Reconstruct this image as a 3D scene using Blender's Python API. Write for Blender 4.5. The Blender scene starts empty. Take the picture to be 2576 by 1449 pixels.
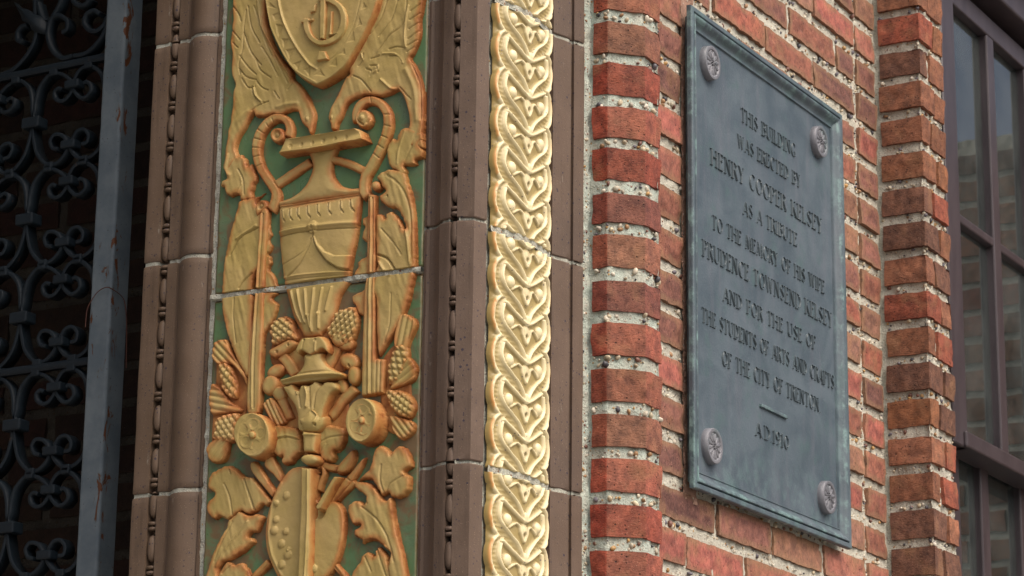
import bpy, math, random
import numpy as np
from mathutils import Matrix, Vector
random.seed(5); RNG = np.random.default_rng(5)
SC = bpy.context.scene
COL = SC.collection
# ------------------------------------------------------------------ camera
F0, PX0, PY0 = 6733.0, 1288.0, 724.5          # focal length and centre in units of a 2576 wide frame
PITCH, ROLL = math.atan(1850 / 6733), math.radians(0.69)
S = 0.87
EYE = 1.6
_f = np.array([0, math.cos(PITCH), math.sin(PITCH)]); _r = np.array([1., 0, 0]); _u = np.cross(_r, _f)
_cu = _u * math.cos(ROLL) - _r * math.sin(ROLL); _cr = _r * math.cos(ROLL) + _u * math.sin(ROLL)
XD = np.array([math.sin(math.radians(30)), math.cos(math.radians(30)), 0]); YD = np.array([-math.cos(math.radians(30)), math.sin(math.radians(30)), 0])
W3 = lambda v: np.array([v @ XD, v @ YD, v[2]])
CR, CU, FW = W3(_cr), W3(_cu), W3(_f)
CAM = np.array([-4.188529 * S, -2.464918 * S, EYE])
cam_d = bpy.data.cameras.new("camera"); cam = bpy.data.objects.new("camera", cam_d); COL.objects.link(cam)
m = Matrix.Identity(4)
for i in range(3):
    m[i][0], m[i][1], m[i][2], m[i][3] = CR[i], CU[i], -FW[i], CAM[i]
cam.matrix_world = m
cam_d.sensor_width = 36; cam_d.lens = 36 * F0 / 2576; cam_d.clip_start = 0.05; cam_d.clip_end = 2000
cam_d.dof.use_dof = True; cam_d.dof.focus_distance = 4.85; cam_d.dof.aperture_fstop = 14.0
SC.camera = cam
# ------------------------------------------------------------------ world, sun, exposure
SUN_EL, SUN_DIR = 50, (-0.28, -1.0)            # bright overcast light from the front right
w = bpy.data.worlds.new("World"); SC.world = w; w.use_nodes = True
nt = w.node_tree; sky = nt.nodes.new('ShaderNodeTexSky'); sky.sky_type = 'NISHITA'; sky.sun_disc = False
sky.sun_elevation = math.radians(SUN_EL); sky.sun_rotation = math.atan2(SUN_DIR[0], SUN_DIR[1]); sky.dust_density = 8.0; sky.air_density = 0.6; sky.ozone_density = 0.0
nt.links.new(sky.outputs[0], nt.nodes['Background'].inputs[0]); nt.nodes['Background'].inputs[1].default_value = 0.105
sd = bpy.data.lights.new("sun", 'SUN'); sd.energy = 1.15; sd.angle = math.radians(80); sd.color = (1, 0.95, 0.88)
sun = bpy.data.objects.new("sun", sd); COL.objects.link(sun)
_l = math.hypot(*SUN_DIR)
to_sun = Vector((SUN_DIR[0] / _l * math.cos(math.radians(SUN_EL)), SUN_DIR[1] / _l * math.cos(math.radians(SUN_EL)), math.sin(math.radians(SUN_EL))))
sun.rotation_euler = to_sun.to_track_quat('Z', 'Y').to_euler()
SC.view_settings.view_transform = 'Standard'; SC.view_settings.look = 'None'; SC.view_settings.exposure = 0.86; SC.view_settings.gamma = 1.0

# ------------------------------------------------------------------ helpers
def ray(px, py): return FW * F0 + CR * (px - PX0) - CU * (py - PY0)
def onX(px, py, c):                            # the point of the plane X = c seen at a place of the frame
    r = ray(px, py); return CAM + r * ((c - CAM[0]) / r[0])
def onY(px, py, c):
    r = ray(px, py); return CAM + r * ((c - CAM[1]) / r[1])
def z_over(P, py, it=50):                      # height on the vertical line through plan point P
    lo, hi = 0., 6.
    for _ in range(it):
        q = (lo + hi) / 2; d = np.array([P[0], P[1], q]) - CAM
        if PY0 - F0 * (d @ CU) / (d @ FW) > py: lo = q
        else: hi = q
    return q
def hit(P, d, px, py=724.5):                   # plan: from P along d to the vertical plane through frame column px
    r = ray(px, py)[:2]; c = CAM[:2]
    M = np.array([[d[0], -r[0]], [d[1], -r[1]]]); t, _ = np.linalg.solve(M, c - np.asarray(P, float)); return np.asarray(P, float) + t * np.asarray(d, float)
def ang(a):                                    # plan direction, degrees right of the view axis
    a = math.radians(a - 30); return np.array([math.cos(a), -math.sin(a)])

def _hash(ix, iy, iz, seed):
    h = (ix * 374761393 + iy * 668265263 + iz * 2147483647 + seed * 1274126177) & 0xffffffff
    h = ((h ^ (h >> 13)) * 1274126177) & 0xffffffff
    return ((h ^ (h >> 16)) & 0xffff) / 65535.0
def noise(P, scale=1.0, seed=0):               # value noise in -1..1
    P = np.asarray(P, float) * scale
    i = np.floor(P).astype(np.int64); f = P - i; f = f * f * (3 - 2 * f)
    r = 0
    for dx in (0, 1):
        for dy in (0, 1):
            for dz in (0, 1):
                wt = (f[..., 0] if dx else 1 - f[..., 0]) * (f[..., 1] if dy else 1 - f[..., 1]) * (f[..., 2] if dz else 1 - f[..., 2])
                r = r + wt * _hash(i[..., 0] + dx, i[..., 1] + dy, i[..., 2] + dz, seed)
    return r * 2 - 1
def fbm(P, scale, oct=3, seed=0):
    a, r = 1.0, 0
    for o in range(oct):
        r = r + a * noise(P, scale * 2 ** o, seed + o); a *= 0.5
    return r

WLOC = {}
SHARP = dict(bricks=34, word=48, block_face=40, moulding=34, outer_fillet=34, stile=30)
def tag(o, label=None, cat=None, group=None, kind=None):
    if label: o['label'] = label
    if cat: o['category'] = cat
    if group: o['group'] = group
    if kind: o['kind'] = kind
    return o
def thing(name, loc, label, cat, group=None):
    o = bpy.data.objects.new(name, None); COL.objects.link(o); o.location = loc; o.empty_display_size = 0.1
    WLOC[o.name] = np.array(loc, float); return tag(o, label, cat, group)
def mk(name, V, F, mat, parent=None, attrs=None, smooth=True, cols=None):
    V = np.asarray(V, float).reshape(-1, 3)
    o_loc = WLOC[parent.name] if parent is not None else np.zeros(3)
    me = bpy.data.meshes.new(name)
    if isinstance(F, np.ndarray):
        n = F.shape[1]
        me.vertices.add(len(V)); me.vertices.foreach_set('co', (V - o_loc).astype(np.float32).ravel())
        me.loops.add(F.size); me.loops.foreach_set('vertex_index', F.astype(np.int32).ravel())
        me.polygons.add(len(F)); me.polygons.foreach_set('loop_start', np.arange(0, F.size, n, dtype=np.int32))
        me.update(calc_edges=True); me.validate()
    else:
        me.from_pydata([tuple(v) for v in (V - o_loc)], [], F); me.update()
    me.polygons.foreach_set('use_smooth', [smooth] * len(me.polygons))
    for k, a in (attrs or {}).items():
        at = me.attributes.new(k, 'FLOAT', 'POINT'); at.data.foreach_set('value', np.asarray(a, np.float32).ravel())
    if cols is not None:
        at = me.attributes.new('tone', 'FLOAT_COLOR', 'POINT'); c = np.ones((len(V), 4), np.float32); c[:, :3] = cols; at.data.foreach_set('color', c.ravel())
    if name in SHARP: me.set_sharp_from_angle(angle=math.radians(SHARP[name]))
    me.materials.append(mat)
    o = bpy.data.objects.new(name, me); COL.objects.link(o)
    if parent is not None: o.parent = parent; WLOC[o.name] = o_loc
    else: WLOC[o.name] = np.zeros(3)
    return o
def gridF(n, mm, off=0):                       # n rows, mm columns
    a = np.arange(n * mm).reshape(n, mm) + off
    return np.stack([a[:-1, :-1], a[:-1, 1:], a[1:, 1:], a[1:, :-1]], -1).reshape(-1, 4)
class MB:                                      # collects pieces into one mesh
    def __init__(s): s.V, s.F, s.n, s.A, s.C = [], [], 0, {}, []
    def add(s, V, F, cols=None, **at):
        V = np.asarray(V, float).reshape(-1, 3); s.V.append(V); s.F.append(np.asarray(F) + s.n); s.n += len(V)
        for k, a in at.items(): s.A.setdefault(k, []).append(np.broadcast_to(a, (len(V),)))
        if cols is not None: s.C.append(np.broadcast_to(cols, (len(V), 3)))
    def box(s, a, b, bev=0.0):
        (x0, y0, z0), (x1, y1, z1) = a, b
        V = [(x, y, z) for x in (x0, x1) for y in (y0, y1) for z in (z0, z1)]
        s.add(V, np.array([(0, 1, 3, 2), (4, 6, 7, 5), (0, 4, 5, 1), (2, 3, 7, 6), (0, 2, 6, 4), (1, 5, 7, 3)]))
    def out(s, name, mat, parent=None, smooth=True):
        return mk(name, np.concatenate(s.V), np.concatenate(s.F), mat, parent, {k: np.concatenate(a) for k, a in s.A.items()}, smooth, np.concatenate(s.C) if s.C else None)
def bevel(o, wd, seg=2):
    md = o.modifiers.new('bevel', 'BEVEL'); md.width = wd; md.segments = seg; md.limit_method = 'ANGLE'; return o

# ------------------------------------------------------------------ materials
class NT:
    def __init__(s, name):
        s.m = bpy.data.materials.new(name); s.m.use_nodes = True; s.t = s.m.node_tree; s.b = s.t.nodes['Principled BSDF']
        s.co = s.n('TexCoord').outputs['Object']
    def n(s, typ, **kw):
        nd = s.t.nodes.new('ShaderNode' + typ)
        for k, v in kw.items(): setattr(nd, k, v)
        return nd
    def put(s, sock, v):
        if isinstance(v, (int, float)): sock.default_value = v
        elif isinstance(v, (tuple, list)): sock.default_value = tuple(v) + ((1,) if len(v) == 3 and sock.type == 'RGBA' else ())
        else: s.t.links.new(v, sock)
    def noise(s, scale, detail=4, rough=0.55, co=None, dist=0.0):
        q = s.n('TexNoise'); s.put(q.inputs['Vector'], co or s.co); q.inputs['Scale'].default_value = scale; q.inputs['Detail'].default_value = detail; q.inputs['Roughness'].default_value = rough; q.inputs['Distortion'].default_value = dist
        return q.outputs[0]
    def voro(s, scale, co=None, rnd=1.0):
        q = s.n('TexVoronoi'); s.put(q.inputs['Vector'], co or s.co); q.inputs['Scale'].default_value = scale; q.inputs['Randomness'].default_value = rnd
        return q.outputs['Distance'], q.outputs['Color']
    def stretch(s, x, y, z):
        q = s.n('Mapping'); s.put(q.inputs['Vector'], s.co); q.inputs['Scale'].default_value = (x, y, z); return q.outputs[0]
    def ramp(s, v, a, b, lo=0.0, hi=1.0):
        q = s.n('MapRange', interpolation_type='SMOOTHSTEP'); s.put(q.inputs[0], v); q.inputs[1].default_value = a; q.inputs[2].default_value = b; q.inputs[3].default_value = lo; q.inputs[4].default_value = hi
        return q.outputs[0]
    def mix(s, f, a, b, mode='MIX'):
        q = s.n('Mix', data_type='RGBA', blend_type=mode); s.put(q.inputs[0], f); s.put(q.inputs[6], a); s.put(q.inputs[7], b); return q.outputs[2]
    def math(s, op, a, b=0.0, clamp=False):
        q = s.n('Math', operation=op); q.use_clamp = clamp; s.put(q.inputs[0], a); s.put(q.inputs[1], b); return q.outputs[0]
    def attr(s, name, col=False):
        q = s.n('Attribute', attribute_name=name); return q.outputs['Color' if col else 'Fac']
    def bump(s, h, dist=0.001, strength=1.0, prev=None):
        q = s.n('Bump'); q.inputs['Strength'].default_value = strength; q.inputs['Distance'].default_value = dist; s.put(q.inputs['Height'], h)
        if prev is not None: s.put(q.inputs['Normal'], prev)
        return q.outputs[0]
    def fin(s, col, rough=0.6, nrm=None, metal=0.0, spec=0.5, coat=0.0):
        s.put(s.b.inputs['Base Color'], col); s.put(s.b.inputs['Roughness'], rough); s.put(s.b.inputs['Metallic'], metal); s.put(s.b.inputs['Specular IOR Level'], spec); s.put(s.b.inputs['Coat Weight'], coat)
        s.b.inputs['Coat Roughness'].default_value = 0.25
        if nrm is not None: s.put(s.b.inputs['Normal'], nrm)
        return s.m

def m_ochre():
    s = NT('ochre_glaze'); d = s.attr('dist'); n1 = s.noise(22, 5, 0.6); n2 = s.noise(120, 4)
    e = s.math('ADD', d, s.math('MULTIPLY', s.math('SUBTRACT', n1, 0.5), 0.026))
    e = s.math('ADD', e, s.math('MULTIPLY', s.math('SUBTRACT', n2, 0.5), 0.004))
    c = s.mix(s.ramp(e, 0.001, 0.0135), (0.40, 0.175, 0.058), (0.40, 0.295, 0.118))
    c = s.mix(s.ramp(e, -0.001, 0.003, 0.75, 0.0), c, (0.22, 0.065, 0.018))
    c = s.mix(s.ramp(s.noise(9, 4), 0.35, 0.7), c, s.mix(1.0, c, (0.86, 0.88, 0.72), 'MULTIPLY'))
    sp = s.ramp(s.voro(95)[0], 0.05, 0.11, 0.55, 0.0)
    keep = s.ramp(s.noise(40, 2), 0.52, 0.6)
    c = s.mix(s.math('MULTIPLY', sp, keep), c, (0.10, 0.06, 0.03))
    b = s.bump(s.noise(260, 5, 0.65), 0.0007, 0.6); b = s.bump(s.noise(45, 3), 0.0016, 0.35, b)
    return s.fin(c, s.ramp(s.noise(60, 4), 0.3, 0.7, 0.45, 0.65), b, 0, 0.28, 0.0)
def m_green(name='green_glaze', lo_=0.50, hi_=0.70):
    s = NT(name); n = s.noise(26, 6, 0.65, dist=1.0); z = s.noise(7, 4)
    c = s.mix(s.ramp(z, 0.4, 0.65), (0.085, 0.162, 0.068), (0.105, 0.145, 0.078))
    br = s.math('ADD', n, s.math('MULTIPLY', s.math('SUBTRACT', z, 0.5), 0.6))
    c = s.mix(s.ramp(br, lo_, hi_, 0, 0.85), c, (0.15, 0.085, 0.038))
    lo = s.attr('dist'); c = s.mix(s.ramp(s.math('ADD', lo, s.math('MULTIPLY', n, 0.008)), 0.003, 0.011, 0.9, 0.0), c, (0.30, 0.14, 0.055))
    b = s.bump(s.noise(160, 4), 0.0008, 0.5)
    return s.fin(c, s.ramp(n, 0.3, 0.7, 0.25, 0.5), b)
def m_terracotta(name, base, tint, shine=0.52):
    s = NT(name); n = s.noise(14, 5)
    c = s.mix(s.ramp(n, 0.3, 0.7), base, tint)
    oi = s.n('ObjectInfo'); c = s.mix(1.0, c, s.mix(oi.outputs['Random'], (0.86, 0.82, 0.78), (1.12, 1.10, 1.12)), 'MULTIPLY')
    c = s.mix(s.ramp(s.noise(6, 4), 0.45, 0.75, 0, 0.5), c, (base[0] * 0.7, base[1] * 0.72, base[2] * 0.8))
    c = s.mix(s.ramp(s.noise(1, 5, 0.65, s.stretch(60, 60, 4)), 0.52, 0.72, 0, 0.45), c, (base[0] * 0.5, base[1] * 0.5, base[2] * 0.52))
    c = s.mix(s.ramp(s.noise(1, 6, 0.75, s.stretch(34, 34, 12)), 0.63, 0.71, 0, 0.5), c, (0.30, 0.27, 0.23))
    for sc, th, am in ((330, 0.18, 0.75), (130, 0.2, 0.85), (75, 0.16, 0.9), (42, 0.11, 0.95)):
        dd, cc = s.voro(sc); big = s.n('SeparateColor'); s.put(big.inputs[0], cc)
        c = s.mix(s.math('MULTIPLY', s.ramp(dd, th * 0.7, th, am, 0), s.ramp(big.outputs[0], 0.55, 0.6)), c, (0.028, 0.022, 0.035))
    dd, cc = s.voro(420); big = s.n('SeparateColor'); s.put(big.inputs[0], cc)
    c = s.mix(s.math('MULTIPLY', s.ramp(dd, 0.12, 0.2, 0.6, 0), s.ramp(big.outputs[1], 0.82, 0.86)), c, (0.45, 0.33, 0.22))
    b = s.bump(s.noise(320, 4, 0.7), 0.0006, 0.7); b = s.bump(s.noise(28, 3), 0.003, 0.3, b)
    return s.fin(c, s.ramp(n, 0.3, 0.7, shine, shine + 0.16), b, 0, 0.28)
def m_cream():
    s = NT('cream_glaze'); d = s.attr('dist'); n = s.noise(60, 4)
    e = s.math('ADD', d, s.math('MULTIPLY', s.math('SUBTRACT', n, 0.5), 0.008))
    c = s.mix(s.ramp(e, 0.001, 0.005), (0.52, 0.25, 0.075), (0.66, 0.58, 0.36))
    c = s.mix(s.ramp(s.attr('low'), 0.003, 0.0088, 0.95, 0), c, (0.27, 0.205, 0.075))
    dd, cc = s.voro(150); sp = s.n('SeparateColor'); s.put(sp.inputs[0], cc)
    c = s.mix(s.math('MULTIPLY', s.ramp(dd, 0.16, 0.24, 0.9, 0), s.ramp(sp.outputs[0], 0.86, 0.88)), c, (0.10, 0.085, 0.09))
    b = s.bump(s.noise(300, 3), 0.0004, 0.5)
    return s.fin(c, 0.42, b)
def m_brick(name, dark=1.0, streak=True):
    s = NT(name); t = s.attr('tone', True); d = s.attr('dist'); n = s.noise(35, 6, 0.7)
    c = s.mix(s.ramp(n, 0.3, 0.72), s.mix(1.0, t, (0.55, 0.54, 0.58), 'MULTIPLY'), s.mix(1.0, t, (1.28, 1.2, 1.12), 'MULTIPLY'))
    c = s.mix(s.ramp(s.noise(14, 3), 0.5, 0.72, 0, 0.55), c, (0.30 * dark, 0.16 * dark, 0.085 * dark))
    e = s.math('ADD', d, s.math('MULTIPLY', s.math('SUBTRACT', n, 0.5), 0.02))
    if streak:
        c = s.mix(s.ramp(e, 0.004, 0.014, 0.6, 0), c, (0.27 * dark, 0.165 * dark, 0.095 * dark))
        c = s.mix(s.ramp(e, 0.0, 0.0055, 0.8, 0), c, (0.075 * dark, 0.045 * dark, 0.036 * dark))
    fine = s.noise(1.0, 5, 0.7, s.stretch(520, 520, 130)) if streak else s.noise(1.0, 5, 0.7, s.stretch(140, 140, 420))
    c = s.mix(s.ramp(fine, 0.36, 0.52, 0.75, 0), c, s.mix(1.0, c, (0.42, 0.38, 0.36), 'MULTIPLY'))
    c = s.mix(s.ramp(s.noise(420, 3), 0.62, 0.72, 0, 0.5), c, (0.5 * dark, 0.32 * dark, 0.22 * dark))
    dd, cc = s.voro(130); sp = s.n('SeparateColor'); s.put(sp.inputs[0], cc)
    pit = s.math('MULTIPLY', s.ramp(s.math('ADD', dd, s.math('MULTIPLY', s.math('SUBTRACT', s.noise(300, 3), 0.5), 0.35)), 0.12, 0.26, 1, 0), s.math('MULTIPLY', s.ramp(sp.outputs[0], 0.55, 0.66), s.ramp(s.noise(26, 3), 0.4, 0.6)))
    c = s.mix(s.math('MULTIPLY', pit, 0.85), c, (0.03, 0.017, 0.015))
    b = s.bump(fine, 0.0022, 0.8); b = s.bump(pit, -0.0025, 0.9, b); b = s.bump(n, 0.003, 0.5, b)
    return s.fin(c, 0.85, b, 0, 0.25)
def m_mortar(name, base, tint, dark=1.0):
    s = NT(name); n = s.noise(20, 6, 0.7)
    c = s.mix(s.ramp(n, 0.38, 0.62), base, tint)
    g = s.noise(450, 4, 0.75); c = s.mix(s.ramp(g, 0.36, 0.55, 0.45, 0), c, (base[0] * 0.35, base[1] * 0.34, base[2] * 0.32))
    dd, cc = s.voro(170); sp = s.n('SeparateColor'); s.put(sp.inputs[0], cc)
    st = s.n('ValToRGB'); s.put(st.inputs[0], sp.outputs[1]); r = st.color_ramp
    for i, (p, k) in enumerate(((0, (0.09, 0.08, 0.09)), (0.3, (0.5, 0.46, 0.38)), (0.55, (0.42, 0.26, 0.10)), (0.8, (0.2, 0.09, 0.06)), (1, (0.62, 0.6, 0.52)))):
        el = r.elements[i] if i < 2 else r.elements.new(p); el.position = p; el.color = tuple(x * dark for x in k) + (1,)
    c = s.mix(s.math('MULTIPLY', s.ramp(dd, 0.3, 0.42, 0.9, 0), s.ramp(sp.outputs[0], 0.74, 0.78)), c, st.outputs[0])
    b = s.bump(g, 0.003, 0.9); b = s.bump(s.ramp(dd, 0.1, 0.5, 1, 0), 0.002, 0.6, b)
    return s.fin(c, 0.92, b, 0, 0.2)
def m_tone(name, rough=0.5):
    s = NT(name); c = s.mix(s.ramp(s.noise(300, 3), 0.3, 0.7, 0, 0.45), s.attr('tone', True), s.mix(1.0, s.attr('tone', True), (0.5, 0.48, 0.45), 'MULTIPLY'))
    return s.fin(c, rough)
def m_bronze(name, a, b_, teal=0.5, rough=0.55, metal=0.1):
    s = NT(name); n = s.noise(9, 6, 0.6, dist=0.6); v = s.noise(1, 5, 0.6, s.stretch(40, 40, 5))
    c = s.mix(s.ramp(n, 0.32, 0.68), a, b_)
    c = s.mix(s.ramp(v, 0.48, 0.72, 0, 0.22), c, (0.13, 0.13, 0.16))
    c = s.mix(s.ramp(s.noise(16, 5, 0.65), 0.52, 0.7, 0, 0.55), c, (0.055, 0.10, 0.105))
    c = s.mix(s.math('MULTIPLY', s.ramp(s.noise(30, 5, 0.7), 0.46, 0.66), s.math('MULTIPLY', s.attr('teal'), teal)), c, (0.15, 0.24, 0.24))
    c = s.mix(s.ramp(s.noise(500, 2), 0.66, 0.74, 0, 0.35), c, (0.3, 0.36, 0.38))
    b = s.bump(s.noise(230, 4, 0.7), 0.0012, 0.6)
    return s.fin(c, s.ramp(n, 0.3, 0.7, rough - 0.08, rough + 0.1), b, metal, 0.35)
def m_iron():
    s = NT('grey_iron_paint'); n = s.noise(11, 6, 0.7)
    c = s.mix(s.ramp(n, 0.35, 0.65), (0.080, 0.105, 0.128), (0.118, 0.146, 0.168))
    fl = s.noise(1, 6, 0.62, s.stretch(44, 44, 16), 1.2); at = s.attr('wear')
    c = s.mix(s.ramp(at, 0.02, 0.12), s.mix(1.0, c, (0.055, 0.085, 0.11), 'MULTIPLY'), c)  # low values darken the scrolls: their deeper shade is put into the paint
    k = s.ramp(s.math('ADD', fl, s.math('MULTIPLY', at, 0.13)), 0.695, 0.708)
    halo = s.ramp(s.math('ADD', fl, s.math('MULTIPLY', at, 0.13)), 0.64, 0.73, 0, 0.4)
    c = s.mix(halo, c, (0.085, 0.07, 0.048)); c = s.mix(k, c, (0.085, 0.032, 0.014))
    c = s.mix(s.ramp(s.voro(70)[0], 0.06, 0.11, 0.7, 0), c, (0.03, 0.03, 0.035))
    b = s.bump(k, -0.0012, 0.9); b = s.bump(s.noise(90, 5), 0.0012, 0.5, b)
    return s.fin(c, 0.6, b, 0, 0.25)
def m_plain(name, c1, c2, scale, rough, bump=0.0005, sz=1.0):
    s = NT(name); n = s.noise(scale, 5, 0.6, s.stretch(1, 1, sz)); return s.fin(s.mix(s.ramp(n, 0.3, 0.7), c1, c2), rough, s.bump(s.noise(scale * 8, 3), bump, 0.6))
def m_glass():
    s = NT('window_glass'); t = s.t; t.nodes.remove(s.b)
    gl = s.n('BsdfGlossy'); gl.inputs['Roughness'].default_value = 0.012; gl.inputs['Color'].default_value = (0.9, 0.97, 1, 1)
    s.put(gl.inputs['Normal'], s.bump(s.noise(3.0, 2), 0.004, 0.35))
    tr = s.n('BsdfTransparent'); tr.inputs['Color'].default_value = (0.6, 0.68, 0.68, 1)
    fr = s.n('Fresnel'); fr.inputs['IOR'].default_value = 1.68
    mx = s.n('MixShader'); t.links.new(fr.outputs[0], mx.inputs[0]); t.links.new(tr.outputs[0], mx.inputs[1]); t.links.new(gl.outputs[0], mx.inputs[2])
    df = s.n('BsdfDiffuse'); df.inputs['Color'].default_value = (0.30, 0.33, 0.32, 1); m2 = s.n('MixShader'); s.put(m2.inputs[0], s.ramp(s.noise(5, 5, 0.6), 0.3, 0.7, 0.03, 0.10)); t.links.new(mx.outputs[0], m2.inputs[1]); t.links.new(df.outputs[0], m2.inputs[2]); t.links.new(m2.outputs[0], t.nodes['Material Output'].inputs[0]); return s.m
M = dict(ochre=m_ochre(), green=m_green(), green2=m_green('browned_green_glaze', 0.40, 0.62), cream=m_cream(),
         terra=m_terracotta('brown_terracotta', (0.100, 0.069, 0.046), (0.120, 0.085, 0.060)),
         terra2=m_terracotta('purple_brown_terracotta', (0.094, 0.066, 0.048), (0.114, 0.082, 0.062)),
         brick=m_brick('wall_brick'), quoin=m_brick('pier_brick', 0.85, False), dbrick=m_brick('shade_painted_brick', 0.08),  # last one: brick behind the gate, recess shade painted in as near-black
         mortar=m_mortar('buff_mortar', (0.49, 0.475, 0.40), (0.54, 0.53, 0.455)), gmortar=m_mortar('pale_green_mortar', (0.46, 0.475, 0.41), (0.46, 0.535, 0.475)),
         pink=m_mortar('pink_mortar', (0.33, 0.20, 0.15), (0.38, 0.24, 0.18)), joint=m_mortar('grey_joint_mortar', (0.40, 0.39, 0.33), (0.44, 0.46, 0.40)),
         shade_mortar=m_mortar('shade_painted_mortar', (0.03, 0.028, 0.024), (0.045, 0.042, 0.036), 0.1), pebble=m_tone('pebble'), bronze=m_bronze('bronze_field', (0.050, 0.074, 0.094), (0.080, 0.108, 0.132), 0.3),  # first one: mortar behind the gate, darkened to paint in the shade
         bronze2=m_bronze('bronze_border', (0.052, 0.076, 0.094), (0.086, 0.115, 0.136), 1.0, 0.45), letter=m_plain('bronze_lettering', (0.044, 0.064, 0.078), (0.062, 0.086, 0.100), 30, 0.5), boss=m_bronze('bronze_boss', (0.120, 0.124, 0.142), (0.165, 0.170, 0.190), 0.0, 0.5, 0.2),
         iron=m_iron(), frame=m_plain('plum_paint', (0.028, 0.021, 0.025), (0.044, 0.034, 0.039), 30, 0.42, 0.0006, 0.2), glass=m_glass(),
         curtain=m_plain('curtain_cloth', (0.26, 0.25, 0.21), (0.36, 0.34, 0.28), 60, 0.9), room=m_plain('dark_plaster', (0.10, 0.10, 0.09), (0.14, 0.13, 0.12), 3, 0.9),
         stone=m_plain('grey_stone', (0.25, 0.22, 0.19), (0.3, 0.27, 0.23), 6, 0.85, 0.002), paving=m_plain('paving', (0.19, 0.18, 0.165), (0.25, 0.235, 0.21), 4, 0.9, 0.003),
         wire=m_plain('rusty_wire', (0.06, 0.018, 0.012), (0.09, 0.03, 0.018), 80, 0.7))

# ------------------------------------------------------------------ plan of the corner
YX = np.array([0, -1.0]); X1 = np.array([1.0, 0])
C0 = np.array([0., 0.]); C1 = hit(C0, ang(42), 1324); C2 = hit(C1, ang(24), 1385); B1 = hit(C2, ang(44), 1467)
Q0 = hit(B1, ang(44), 1486); Q1 = hit(Q0, YX, 1527); Q2 = hit(Q1, ang(75), 1625); Q3 = hit(Q2, X1, 1664)
WY = Q3[1] + 0.072 * S
W0 = hit((0, WY), X1, 1664); W1 = hit((0, WY), X1, 2165); W2 = hit((0, WY), X1, 2217)
P1 = hit(W2, YX, 2333); P2 = hit(P1, X1, 2392)
_d0 = (C0 - CAM[:2]); K4 = hit(CAM[:2] + _d0 * 0.994, ang(45), 1222); K3 = hit(K4, -ang(45), 1190); K2 = hit(K3, ang(-78), 1147); K1 = hit(K2, ang(-60), 1130); K0 = hit(K1, ang(-41), 1065)
PXP = K0[0]                                   # plane of the ornamental panel faces -X
EL = hit(K0, (0, 1), 537); JL = hit(EL, (0, 1), 359)
PITCHZ = 0.0907 * S; Z0 = EYE + 1.98292 * S
jz = lambda n: Z0 - n * PITCHZ                # height of bed joint n

class Path:
    def __init__(s, pts):
        s.p = [np.asarray(q, float) for q in pts]; s.d = []; s.s = [0.]
        for a, b in zip(s.p, s.p[1:]):
            l = np.linalg.norm(b - a); s.d.append((b - a) / l); s.s.append(s.s[-1] + l)
        s.s = np.array(s.s); s.L = s.s[-1]
    def at(s, t, soft=0.0011):
        t = np.asarray(t, float); x = np.interp(t, s.s, [q[0] for q in s.p]); y = np.interp(t, s.s, [q[1] for q in s.p])
        def nrm(tt):
            i = np.clip(np.searchsorted(s.s, tt, side='right') - 1, 0, len(s.d) - 1); d = np.array(s.d)[i]; return np.stack([d[..., 1], -d[..., 0]], -1)
        n = nrm(np.clip(t - soft, 0, s.L)) + nrm(np.clip(t + soft, 0, s.L)) + nrm(t); n /= np.linalg.norm(n, axis=-1, keepdims=True)
        return x, y, n
    def surf(s, T, Z, H):
        x, y, n = s.at(T); return np.stack([x + n[..., 0] * H, y + n[..., 1] * H, Z], -1)
REDS = [(0.17, 0.082, 0.07), (0.34, 0.115, 0.092), (0.29, 0.10, 0.07), (0.27, 0.11, 0.078), (0.32, 0.13, 0.098), (0.27, 0.14, 0.095), (0.22, 0.10, 0.08), (0.31, 0.165, 0.12)]
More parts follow.
